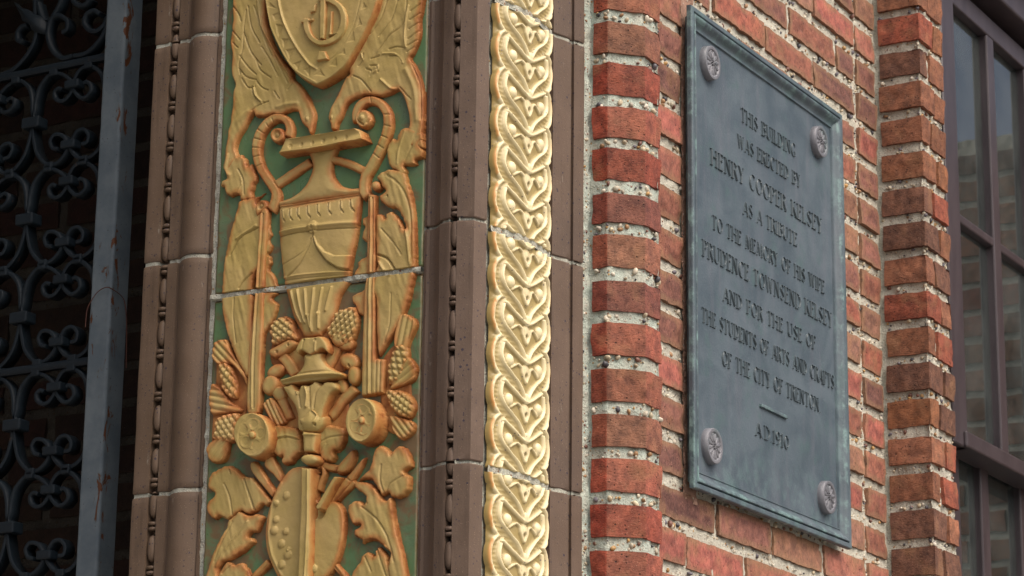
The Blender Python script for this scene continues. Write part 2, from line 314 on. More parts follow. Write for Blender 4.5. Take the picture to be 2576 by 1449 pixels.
def brick(mb, path, s0, s1, z0, z1, rough=0.0022, cell=0.0042, dark=1.0, pal=REDS, depth=0.02, facet=None, mute=0.03):
    ns = max(4, int((s1 - s0) / cell)); nz = max(5, int((z1 - z0) / cell))
    cs_ = np.linspace(s0, s1, ns)
    for q in path.s[1:-1]:
        if s0 + .004 < q < s1 - .004: cs_ = cs_[np.abs(cs_ - q) > 0.0024]; cs_ = np.sort(np.concatenate([cs_, [q - 0.0012, q + 0.0012]]))
    ns = len(cs_)
    T, Zz = np.meshgrid(cs_, np.linspace(z0, z1, nz))
    D = np.minimum(np.minimum(T - s0, s1 - T), np.minimum(Zz - z0, z1 - Zz))
    x, y, _ = path.at(T); P = np.stack([x, y, Zz], -1); sd_ = random.randrange(9999)
    tz = noise(P, 45, sd_) * 0.0016; ts = noise(P, 38, sd_ + 7) * 0.0018
    tilt = random.uniform(-1, 1) * 0.0025; off = random.uniform(-0.002, 0.0025)
    H = off + tilt * (Zz - (z0 + z1) / 2) / (z1 - z0) * 2 + fbm(P, 60, 4, sd_) * rough - 0.0012 * np.exp(-D / 0.002) - 0.004 * np.clip(noise(P, 28, sd_ + 3) - 0.35, 0, 1) * np.exp(-D / 0.012)
    edge = np.zeros_like(H, bool); edge[0] = edge[-1] = True; edge[:, 0] = edge[:, -1] = True
    H[edge] = -depth
    ring = np.zeros_like(edge); ring[1:-1, 1:-1] = True
    T2 = T + ts * np.exp(-np.minimum(T - s0, s1 - T) / 0.02); Z2 = Zz + tz
    T2[:, 1] = T2[:, 0] ; T2[:, -2] = T2[:, -1]; Z2[1] = Z2[0]; Z2[-2] = Z2[-1]
    H[1, 1:-1] -= 0.0005; H[-2, 1:-1] -= 0.0005; H[1:-1, 1] -= 0.0005; H[1:-1, -2] -= 0.0005
    V = path.surf(np.clip(T2, 0, path.L), Z2, H)
    c = np.array(random.choice(pal)); c = c * (1 - mute) + c.mean() * mute; c = c * random.uniform(0.82, 1.15) * dark
    if facet is not None:
        fi = np.clip(np.searchsorted(path.s, T.ravel()) - 1, 0, len(facet) - 1); c = c * np.array(facet)[fi] * random.uniform(0.95, 1.05)
    mb.add(V, gridF(nz, ns), cols=c, dist=D.ravel())
def mortar(mb, path, s0, s1, z0, z1, h, amp=0.003, cell=0.006):
    ns = max(2, int((s1 - s0) / cell)); nz = max(2, int((z1 - z0) / cell))
    T, Zz = np.meshgrid(np.linspace(s0, s1, ns), np.linspace(z0, z1, nz)); x, y, _ = path.at(T); P = np.stack([x, y, Zz], -1)
    mb.add(path.surf(T, Zz, h + fbm(P, 70, 3, 11) * amp), gridF(nz, ns))
ICO_V = None
def ico():
    import bmesh
    bm = bmesh.new(); bmesh.ops.create_icosphere(bm, subdivisions=1, radius=1.0); bmesh.ops.subdivide_edges(bm, edges=bm.edges[:], cuts=1, use_grid_fill=True)
    for v in bm.verts: v.co.normalize()
    V = np.array([v.co for v in bm.verts]); Fc = np.array([[v.index for v in f.verts] for f in bm.faces]); bm.free(); return V, Fc
ICO_V, ICO_F = ico()
PEB = [(0.42, 0.25, 0.09), (0.5, 0.46, 0.36), (0.5, 0.46, 0.38), (0.45, 0.38, 0.27), (0.6, 0.56, 0.47), (0.16, 0.07, 0.05), (0.05, 0.05, 0.06), (0.14, 0.13, 0.15), (0.3, 0.17, 0.08), (0.5, 0.43, 0.3), (0.55, 0.5, 0.4)]
def pebble(mb, path, s, z, h, r):
    x, y, n = path.at(np.array([s])); c = np.array([x[0] + n[0, 0] * h, y[0] + n[0, 1] * h, z])
    R = np.array(Matrix.Rotation(random.uniform(0, 6.3), 3, Vector((random.random(), random.random(), random.random() + 0.1))))
    V = (ICO_V * np.array([1, random.uniform(0.6, 0.95), random.uniform(0.55, 0.9)]) * (1 + 0.18 * noise(ICO_V, 1.3, random.randrange(999)))[:, None]) @ R * r + c
    mb.add(V, ICO_F, cols=np.array(random.choice(PEB)) * random.uniform(0.7, 1.1))

NLO, NHI = -9, 17                              # courses built
BH = 0.057 / 0.0789 * PITCHZ                   # brick height
def course(n): zt = jz(n) - (PITCHZ - BH) / 2; return zt - BH, zt
ZB, ZT = jz(NHI + 1), jz(NLO)
# ---- chamfered brick pier beside the jamb
pier_p = Path([Q0 + np.array([0, 0.03]), Q0, Q1, Q2, Q3, Q3 + np.array([0, 0.11])])
t = thing('brick_pier', (Q2[0], Q2[1], ZB), 'chamfered red brick pier with pale green mortar between cream braided strip and bronze plaque', 'brick pier')
mb = MB()
for n in range(NLO, NHI):
    z0, z1 = course(n); brick(mb, pier_p, 0.0315, pier_p.L - 0.01, z0 + random.uniform(-.002, .002), z1 + random.uniform(-.002, .002), 0.0016, 0.0038, 1.0, [(0.25, 0.07, 0.046), (0.22, 0.085, 0.055), (0.27, 0.092, 0.062), (0.185, 0.072, 0.055), (0.22, 0.10, 0.066)], 0.02, [(1, 1, 1), (1.08, 0.74, 0.68), (0.92, 1.0, 0.98), (1.15, 1.1, 1.12), (1, 1, 1)])
mb.out('bricks', M['quoin'], t)
mb = MB(); mortar(mb, pier_p, 0, pier_p.L, ZB, ZT, -0.0065, 0.0022, 0.005)
strip_p = Path([B1, Q0 + (Q0 - B1) * 0.7]); mortar(mb, strip_p, 0, strip_p.L, ZB, ZT, -0.007, 0.003, 0.004)
mo = mb.out('mortar', M['gmortar'], t)
mb = MB()
for n in range(NLO, NHI + 1):
    for k in range(15): pebble(mb, pier_p, random.uniform(0.034, pier_p.s[4]), jz(n) + random.uniform(-0.009, 0.009), random.uniform(-0.0075, -0.003), random.choice((0.0022, 0.003, 0.0035, 0.005, 0.0065)))
for k in range(260): pebble(mb, strip_p, random.uniform(0.003, strip_p.L * 0.55), random.uniform(ZB, ZT), -0.008, random.choice((0.0018, 0.0025, 0.0033, 0.0045)))
tag(mb.out('pebbles', M['pebble'], mo), kind='stuff')
# ---- plaque wall
wall_p = Path([(W0[0] - 0.12, WY), (W2[0] + 0.02, WY)]); so = 0.12; sW1 = so + W1[0] - W0[0]; sW2 = so + W2[0] - W0[0]
t = thing('brick_wall', ((W0[0] + W1[0]) / 2, WY, ZB), 'weathered red brick wall in running bond behind the bronze plaque', 'brick wall')
PLZ = (onY(1742, 1224, WY - .026)[2], onY(1742, 12, WY - .026)[2]); PKS = so + onY(1718, 600, WY)[0] - W0[0]
mb = MB()
for n in range(NLO, NHI):
    z0, z1 = course(n); odd = (n % 2 != 0) if n < 4 else (n % 2 == 0)
    js = [so + (0.225 if odd else 0.10) + 0.245 * k for k in range(-2, 5)]
    js = [0.002] + [j for j in js if 0.05 < j < sW1 - 0.05] + [sW1]; sg = list(zip(js, js[1:]))
    if PLZ[0] - 0.03 < z0 < PLZ[1] - 0.06: sg = [(0.002, PKS + 0.008)] + [(max(a, PKS + 0.06), b) for a, b in sg if b > PKS + 0.1]
    for a, b in sg:
        g = 0.006; brick(mb, wall_p, a + g + random.uniform(-.002, .002), b - g - 0.003 + random.uniform(-.002, .002), z0 + random.uniform(-.002, .003), z1 + random.uniform(-.003, .002), 0.0018, 0.0045)
    brick(mb, wall_p, sW1 + 0.009, sW2 - 0.006, z0, z1, 0.0018, 0.0045)
mb.out('bricks', M['brick'], t)
mb = MB(); mortar(mb, wall_p, 0, wall_p.L, ZB, ZT, -0.0062, 0.003, 0.006); mo = mb.out('mortar', M['mortar'], t)
mb = MB()
for n in range(NLO, NHI + 1):
    for k in range(70): pebble(mb, wall_p, random.uniform(so - .01, sW2 - .005), jz(n) + random.uniform(-0.008, 0.008), random.uniform(-0.008, -0.0035), random.choice((0.002, 0.0028, 0.0035, 0.0045, 0.006)))
for k in range(330): pebble(mb, wall_p, sW1 + random.uniform(-0.004, 0.007), random.uniform(ZB, ZT), -0.006, random.choice((0.0018, 0.0025, 0.0035)))
tag(mb.out('pebbles', M['pebble'], mo), kind='stuff')
# ---- right brick pier by the window
def right_pier(p2, label, sub):
    tt = thing('brick_pier', (p2.p[2][0], p2.p[2][1], ZB), label, 'brick pier', None)
    b_ = MB(); off = 0.45 * PITCHZ
    for n in range(NLO, NHI):
        z0, z1 = course(n); z0 -= off; z1 -= off; k = p2.s[2]
        if n % 2: segs = [(0.036, k + 0.052 * S), (k + 0.052 * S + 0.011, p2.L - 0.01)]
        else: segs = [(0.036, k + 0.085 * S), (k + 0.085 * S + 0.011, p2.L - 0.01)]
        if not sub: q0, segs = (0.036 if n % 2 else -0.08), []
        while not sub and q0 < p2.L - 0.02: segs.append((max(q0, 0.036), min(q0 + 0.222, p2.L - 0.002))); q0 += 0.233
        for a, c in segs: brick(b_, p2, a + random.uniform(0, .003), c, z0 + random.uniform(-.002, .002), z1 + random.uniform(-.002, .002), 0.0018, 0.0045, 1.0, [(0.23, 0.10, 0.05), (0.20, 0.088, 0.05), (0.26, 0.078, 0.048), (0.14, 0.07, 0.048), (0.25, 0.11, 0.065)])
    b_.out('bricks', M['quoin'], tt)
    b_ = MB(); mortar(b_, p2, 0, p2.L, ZB, ZT, -0.008, 0.003, 0.006); mo_ = b_.out('mortar', M['mortar'], tt)
    if sub:
        b_ = MB()
        for n in range(NLO, NHI + 1):
            for k in range(22): pebble(b_, p2, random.uniform(0.034, p2.s[3]), jz(n) - off + random.uniform(-0.008, 0.008), random.uniform(-0.010, -0.005), random.choice((0.002, 0.003, 0.004, 0.0055)))
        tag(b_.out('pebbles', M['pebble'], mo_), kind='stuff')
P1c = P1 + np.array([0.018, -0.0]) ; P1b = P1 + np.array([0, 0.016])
RP = Path([W2 + np.array([0, 0.03]), W2, P1, P2, P2 + np.array([0, 0.16])])
right_pier(RP, 'narrow brown-red brick pier with pebbly buff mortar, beside the dark sash window', True)
# ------------------------------------------------------------------ terracotta jambs
def zjoint(P, ys): return [z_over(P, y) for y in ys]
def bead_row(tt, base, nrm, zs0, zs1, zref, r, mat):
    # bead and reel along z at plan point base
    pit = 0.0757; k0 = math.ceil((zs0 - zref) / pit) - 1; th = np.linspace(0, 2 * math.pi, 15)
    def lathe(name, prof, zc):
        zz = np.array([p[0] for p in prof]); rr = np.array([p[1] for p in prof])
        V = np.stack([base[0] + rr[:, None] * np.cos(th), base[1] + rr[:, None] * np.sin(th), (zc + zz)[:, None] + 0 * th], -1)
        mk(name, V, gridF(len(prof), len(th)), mat, tt)
    for k in range(k0, k0 + 40):
        zc = zref + k * pit
        def clip(prof):
            return [(max(zs0 + 0.002, min(zs1 - 0.002, zc + a)) - zc, b) for a, b in prof]
        if zs0 - 0.02 < zc < zs1 + 0.02:
            a = np.linspace(-1, 1, 17); lathe('bead', clip([(0.0235 * q, r * (max(0, 1 - abs(q) ** 2.6)) ** 0.5) for q in a]), zc)
        for dz in (0.0335, 0.0425):
            if zs0 + .006 < zc + dz < zs1 - .006:
                lathe('reel', [(dz - 0.0032, 0.0), (dz - 0.0030, r * 0.8), (dz - 0.0015, r * 1.02), (dz + 0.0015, r * 1.02), (dz + 0.003, r * 0.8), (dz + 0.0032, 0.0)], zc)
def profile_block(mb, pts, z0, z1, nz=None, gap=0.0035):
    p = Path(pts); ss = []
    for a, b in zip(p.s, p.s[1:]): ss += list(np.linspace(a, b, max(2, int((b - a) / 0.006)), endpoint=False))
    ss.append(p.L); ss = np.array(ss); zz = np.concatenate([[z0 + gap, z0 + gap, z0 + gap + 0.002], np.linspace(z0 + gap + 0.012, z1 - gap - 0.012, max(2, int((z1 - z0) / 0.02))), [z1 - gap - 0.002, z1 - gap, z1 - gap]])
    T, Zz = np.meshgrid(ss, zz); H = np.zeros_like(T); H[0] = -0.02; H[-1] = -0.02; H[1] = -0.0015; H[-2] = -0.0015
    x, y, _ = p.at(T); H[1:-1] += fbm(np.stack([x, y, Zz], -1), 12, 2, 4)[1:-1] * 0.0008
    Zz = Zz + noise(np.stack([x * 30, y * 30, Zz * 4], -1), 1.0, 9) * 0.0012 * ((np.abs(Zz - z0) < 0.01) | (np.abs(z1 - Zz) < 0.01))
    mb.add(p.surf(T, Zz, H), gridF(*T.shape))
def jstrip(pts, z, h=0.006, inset=0.004):      # mortar in the bed joint, following the profile
    p = Path(pts); b_ = MB(); mortar(b_, p, 0, p.L, z - h, z + h, -inset, 0.0015, 0.003); return b_
# left jamb : profile in the panel plane (y decreasing to the right)
YE, YJ = EL[1], JL[1]
def ly(px): return hit((PXP, 0), (0, 1), px)[1]
yb0, yb1, yf, yg, yt, ym = ly(399), ly(419), ly(441), ly(446), ly(521), ly(529)
lp = [(PXP + 0.10, YJ + 0.001), (PXP + 0.001, YJ), (PXP, YJ - 0.004), (PXP, yb0 + 0.001), (PXP + 0.016, yb0), (PXP + 0.016, yb1), (PXP, yb1 - 0.001), (PXP, yf), (PXP + 0.004, yf - 0.002), (PXP + 0.004, yg)]
lp += [(PXP + 0.004 - 0.017 * math.sin(math.pi * q) ** 0.8, yg + (yt - yg) * q) for q in np.linspace(0.04, 0.97, 11)]
lp += [(PXP + 0.004, yt), (PXP, yt - 0.002), (PXP, ym), (PXP + 0.03, ym - 0.001)]
zl = zjoint((PXP, (YE + YJ) / 2), (100, 654, 1240)); stepz = (zl[0] - zl[2]) / 2; zl = [zl[0] + stepz] + zl + [zl[2] - stepz]
LBL = ['brown bead-and-reel jamb block at the top of the left jamb', 'brown bead-and-reel jamb block, second from top in the left jamb beside the vase', 'brown bead-and-reel jamb block with white scratches, third from top in the left jamb', 'brown bead-and-reel jamb block at the bottom of the left jamb beside the palette leaves']
zref = z_over((PXP, yb0), 318) - 0.0
for i in range(4):
    z1, z0 = zl[i], zl[i + 1]
    t = thing('jamb_block', (PXP, (YJ + YE) / 2, z0), LBL[i], 'terracotta block', 'terracotta blocks of the left jamb')
    mb = MB(); profile_block(mb, lp, z0, z1); mb.out('block_face', M['terra'], t)
    jstrip(lp[1:], z0, 0.0075, 0.003).out('mortar', M['joint'], t)
    bead_row(t, (PXP + 0.007, (yb0 + yb1) / 2), (-1, 0), z0, z1, zref, 0.0088, M['terra'])
# right jamb
def lerp(a, b, q): return (1 - q) * np.asarray(a) + q * np.asarray(b)
rp = [K0 + np.array([0.012, 0.002]), K0, lerp(K0, K1, 0.1), lerp(K0, K1, 0.16) + np.array([0.005, 0]), lerp(K0, K1, 0.3) + np.array([0.007, 0]), lerp(K0, K1, 0.5) + np.array([0.003, 0]), lerp(K0, K1, 0.62), lerp(K0, K1, 0.63) + np.array([-0.003, 0]), lerp(K0, K1, 0.97) + np.array([-0.001, 0]), K1,
      K1 + np.array([0.017, -0.0005]), K2 + np.array([0.017, 0.0005]), K2, K3, lerp(K3, K4, 0.8), K4, K4 + np.array([0.003, 0.03])]
op = [C2 + np.array([0.004, 0.02]), C2 + np.array([0.004, 0]), lerp(C2, B1, 0.58), lerp(C2, B1, 0.60) + np.array([0.003, 0.005]), lerp(C2, B1, 0.66) + np.array([0.003, 0.005]), lerp(C2, B1, 0.68), B1, B1 + np.array([-0.003, 0.03])]
zr = zjoint(K3, (549, 1160)); stepr = zr[0] - zr[1]; zr = [zr[0] + 2 * stepr, zr[0] + stepr, zr[0], zr[1], zr[1] - stepr]
# guilloche height function in (u -1..1 , v in periods, downwards)
OUT_T = np.array([1.0, 1.07, 1.25, 1.45, 1.72, 1.95, 2.18, 2.38, 2.47]); OUT_U = np.array([0.86, 0.90, 0.97, 1.0, 0.95, 0.82, 0.47, 0.27, 0.02])
INN_T = np.array([1.22, 1.32, 1.48, 1.69, 1.92, 2.1, 2.38, 2.45]); INN_U = np.array([0.60, 0.71, 0.72, 0.57, 0.27, 0.14, 0.05, 0.0])
def _sm(T, Uv):
    tt = np.linspace(T[0], T[-1], 220); uu = np.interp(tt, T, Uv)
    for _ in range(3): uu[8:-8] = np.convolve(uu, np.ones(17) / 17, 'same')[8:-8]
    return tt, uu
OUT_T, OUT_U = _sm(np.array([0.93, 1.0, 1.1, 1.25, 1.45, 1.65, 1.82, 1.98, 2.16, 2.34, 2.47]), np.array([0.80, 0.88, 0.945, 0.985, 1.0, 0.965, 0.88, 0.72, 0.47, 0.24, 0.02]))
INN_T, INN_U = _sm(np.array([1.08, 1.2, 1.34, 1.48, 1.64, 1.82, 1.98, 2.14, 2.34, 2.45]), np.array([0.66, 0.69, 0.71, 0.70, 0.61, 0.42, 0.25, 0.14, 0.05, 0.0]))
def g_edge(v):
    e = np.zeros_like(v)
    for k in range(-3, 3):
        t_ = v - math.floor(0) - k - np.floor(v) ; 
        e = np.maximum(e, np.interp(t_, OUT_T, OUT_U, left=0, right=0))
    return e
def seg_d(u, v, pl):
    best = np.full(u.shape, 9.)
    for (a, b), (c, d) in zip(pl, pl[1:]):
        dx, dy = c - a, d - b; q = np.clip(((u - a) * dx + (v - b) * dy) / (dx * dx + dy * dy + 1e-12), 0, 1); best = np.minimum(best, np.hypot(u - a - q * dx, v - b - q * dy))
    return best
def g_height(u, v):
    a = np.abs(u); f = v - np.floor(v); h = np.full(u.shape, 1.5)
    for k in range(-3, 2):
        t_ = f - k
        uo = np.interp(t_, OUT_T, OUT_U, left=np.nan, right=np.nan); ui = np.interp(t_, INN_T, INN_U, left=np.nan, right=np.nan)
        so_ = np.gradient(np.interp(np.linspace(.9, 2.5, 300), OUT_T, OUT_U), 1.6 / 299); sl = np.interp(t_, np.linspace(.9, 2.5, 300), so_); co = 1 / np.sqrt(1 + (sl * 0.6) ** 2)
        si_ = np.gradient(np.interp(np.linspace(1.2, 2.5, 300), INN_T, INN_U), 1.3 / 299); sli = np.interp(t_, np.linspace(1.2, 2.5, 300), si_); ci = 1 / np.sqrt(1 + (sli * 0.6) ** 2)
        ui2 = np.where(np.isnan(ui), np.where(t_ < 1.3, uo - 0.25, 0), ui)
        inside = (a < uo) & (a > ui2) & ~np.isnan(uo)
        wq = np.clip((a - ui2) / np.maximum(uo - ui2, 1e-3), 0, 1)
        rib = 7.0 - 4.6 * np.sin(math.pi * wq) ** 0.8 + 2.3 * np.cos(2 * math.pi * t_ * 9) * np.clip(wq * 2 - 0.35, 0, 1) * np.sin(math.pi * wq)
        h = np.where(inside, np.maximum(rib, 2.5), h)
        e = (uo - 0.045 - a) * co; h = np.where(~np.isnan(uo) & (np.abs(e) < 0.085), np.maximum(h, 5 + 4.6 * np.sqrt(np.clip(1 - (e / 0.05) ** 2, 0, 1)) - 40 * np.clip(-e - 0.045, 0, 1)), h)
        e = (a - ui) * ci; h = np.where(~np.isnan(ui) & (np.abs(e) < 0.06), np.maximum(h, 3 + 7.4 * np.sqrt(np.clip(1 - (e / 0.043) ** 2, 0, 1))), h)
    for sh in (-1, 0, 1):
        g = f + sh
        q = ((a - 0.49) / 0.115) ** 2 + ((g - 0.475) / 0.165) ** 2; h = np.maximum(h, 2.0 + 9.5 * np.sqrt(np.clip(1 - q, 0, 1)) * (q < 1))
        q2 = np.sqrt(q); h = np.where((q2 > 1) & (q2 < 1.3), np.minimum(h, 0.4), h)
        q = (a / 0.15) ** 2 + ((g - 0.66) / 0.20) ** 2; h = np.maximum(h, 2.2 + 5.0 * np.sqrt(np.clip(1 - q, 0, 1)) * (q < 1) - 9 * (q >= 1))
        dd = seg_d(a, g * 0.8, [(0.44, 0.52), (0.33, 0.45), (0.22, 0.42), (0.14, 0.46), (0.12, 0.56), (0.02, 0.74)]); h = np.maximum(h, 1 + 6.2 * np.sqrt(np.clip(1 - (dd / 0.04) ** 2, 0, 1)))
        q = (a / 0.042) ** 2 + ((g - 0.76) / 0.075) ** 2; h = np.where(q < 1, np.minimum(h, 5 * q - 3.5), h)
        q = ((a - 0.25) / 0.055) ** 2 + ((g - 0.60) / 0.055) ** 2; h = np.where(q < 1, np.minimum(h, 5 * q - 2.5), h)
        q = (u / 0.07) ** 2 + ((g - 0.31) / 0.115) ** 2; h = np.maximum(h, 5 + 5.5 * np.sqrt(np.clip(1 - q, 0, 1)) * (q < 1) - 9 * (q >= 1))
    return h * 0.00092 - 0.004
cp = Path([C0, lerp(C0, C1, 0.75), lerp(lerp(C0, C1, 0.9), lerp(C1, C2, 0.1), 0.5), lerp(C1, C2, 0.25), C2])
GP = 0.0663; gz = z_over(C1, 706)              # period, and a height where a ball sits (v = .31)
def guilloche(tt, z0, z1):
    zz = np.arange(z0 + 0.003, z1 - 0.003, 0.0017); ss = np.linspace(-1, 1, 117)
    SS, ZZ = np.meshgrid(ss, zz); v = (gz - ZZ) / GP + 0.31 + 20; ed = np.clip(g_edge(v), 0.94, 1); U = SS * ed
    H = g_height(U, v); H = H + noise(np.stack([U * 6, v * 6, 0 * v], -1), 1.0, 3) * 0.0007; H = H - 0.0045 * np.exp(-((1 - np.abs(SS)) / 0.05) ** 2); H[:, 0] = -0.0085; H[:, -1] = -0.0085; H[0] = -0.009; H[-1] = -0.009
    mid = np.linalg.norm(C1 - C0) + 0.004; T = np.clip(mid + np.where(U < 0, U * mid, U * (cp.L - mid)), 0, cp.L)
    V = cp.surf(T, ZZ, H)
    D = np.clip(np.minimum(ed - np.abs(U), 1) * mid - 0.0022, 0, 1)
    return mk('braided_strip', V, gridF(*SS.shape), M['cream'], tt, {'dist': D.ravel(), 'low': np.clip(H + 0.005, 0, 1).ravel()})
LBR = ['jamb block with the topmost piece of cream braided strip, above the first jagged joint', 'jamb block with the longest full cream braided strip, beside the urn and brick pier', 'jamb block with cream braided strip, third from top, beside the palette and pine cones', 'lowest jamb block of the corner with cream braided strip, below the last joint']
zrefr = z_over(K1, 365)
for i in range(4):
    z1, z0 = zr[i], zr[i + 1]
    if i == 0: z1 = z0 + 0.5
    t = thing('jamb_block', (K4[0], K4[1], z0), LBR[i], 'terracotta block', 'terracotta corner blocks with cream strip')
    mb = MB(); profile_block(mb, rp, z0, z1, gap=0.0025); mb.out('moulding', M['terra2'], t)
    mb = MB(); profile_block(mb, op, z0, z1, gap=0.003); mb.out('outer_fillet', M['terra2'], t)
    guilloche(t, z0, z1)
    jstrip(rp, z0, 0.0055, 0.004).out('mortar', M['joint'], t); jstrip([C0, C1, C2], z0, 0.0055, 0.001).out('mortar', M['joint'], t); jstrip(op[1:-1], z0, 0.0055, 0.003).out('mortar', M['joint'], t)
    bead_row(t, lerp(K1, K2, 0.5) + np.array([0.007, 0]), (-1, 0), z0, z1, zrefr, 0.0088, M['terra2'])
# mortar bed behind the cream strip and around the panel
bp = Path([K4 + np.array([0.0, 0.012]), C0 + np.array([0.006, 0.014]), C1 + np.array([0.006, 0.012]), C2 + np.array([0.006, 0.010])])
mb = MB(); mortar(mb, bp, 0, bp.L, ZB, ZT, 0, 0.002, 0.006)
bp = Path([(PXP + 0.006, ym + 0.004), (PXP + 0.006, YE - 0.006)]); mortar(mb, bp, 0, bp.L, ZB, ZT, 0.003, 0.002, 0.003)
bp = Path([(PXP + 0.006, K0[1] + 0.008), (PXP + 0.006, K0[1] - 0.012)]); mortar(mb, bp, 0, bp.L, ZB, ZT, 0.001, 0.001, 0.004)
t = thing('mortar_bed', (PXP, YE, ZB), 'grey mortar seams running up both sides of the green and ochre panel', 'mortar'); mb.out('seam', M['joint'], t)
# ------------------------------------------------------------------ ornamental panel
def T2p(x, y, h=0.0):                          # traced point -> (u, v): u along -Y from the panel's left edge, v height
    p = onX((720 + x / 2.6833) / 1.49068, y / 2.6833 / 1.49068, PXP - h); return (YE - p[1], p[2])
TS = 0.000172
def catmull(P, closed=True, n=4, k=0.42):
    P = np.array(P, float); N = len(P); out = []
    for i in range(N if closed else N - 1):
        if closed: p0, p1, p2, p3 = P[i - 1], P[i], P[(i + 1) % N], P[(i + 2) % N]
        else: p0, p1, p2, p3 = P[max(i - 1, 0)], P[i], P[i + 1], P[min(i + 2, N - 1)]
        m1, m2 = k * (p2 - p0), k * (p3 - p1); L = np.linalg.norm(p2 - p1)
        for mm in (m1, m2):
            l = np.linalg.norm(mm)
            if l > L: mm *= L / l
        for q in np.arange(n) / n:
            out.append((2 * q**3 - 3 * q**2 + 1) * p1 + (q**3 - 2 * q**2 + q) * m1 + (-2 * q**3 + 3 * q**2) * p2 + (q**3 - q**2) * m2)
    if not closed: out.append(P[-1])
    return np.array(out)
def sdf(U, V, poly):
    best = np.full(U.shape, 1e9); nx = np.zeros_like(U); ny = np.zeros_like(U); ins = np.zeros(U.shape, bool)
    Q = np.roll(poly, -1, 0)
    for (ax, ay), (bx, by) in zip(poly, Q):
        dx, dy = bx - ax, by - ay; L = dx * dx + dy * dy
        if L < 1e-14: continue
        q = np.clip(((U - ax) * dx + (V - ay) * dy) / L, 0, 1); cx, cy = ax + q * dx, ay + q * dy; d = (U - cx) ** 2 + (V - cy) ** 2
        k = d < best; best[k] = d[k]; nx[k] = cx[k]; ny[k] = cy[k]
        if dy != 0: ins ^= ((ay > V) != (by > V)) & (U < ax + (V - ay) * dx / dy)
    d = np.sqrt(best); return np.where(ins, d, -d), nx, ny
def pairs(l, k): return [(l[i], l[i + 1] + 1449 * k) for i in range(0, len(l), 2)]
PANEL = {}
JA, JB = T2p(190, 3008), T2p(2330, 2716)       # bed joint across the panel
def jline(u): return JA[1] + (JB[1] - JA[1]) * (u - JA[0]) / (JB[0] - JA[0])
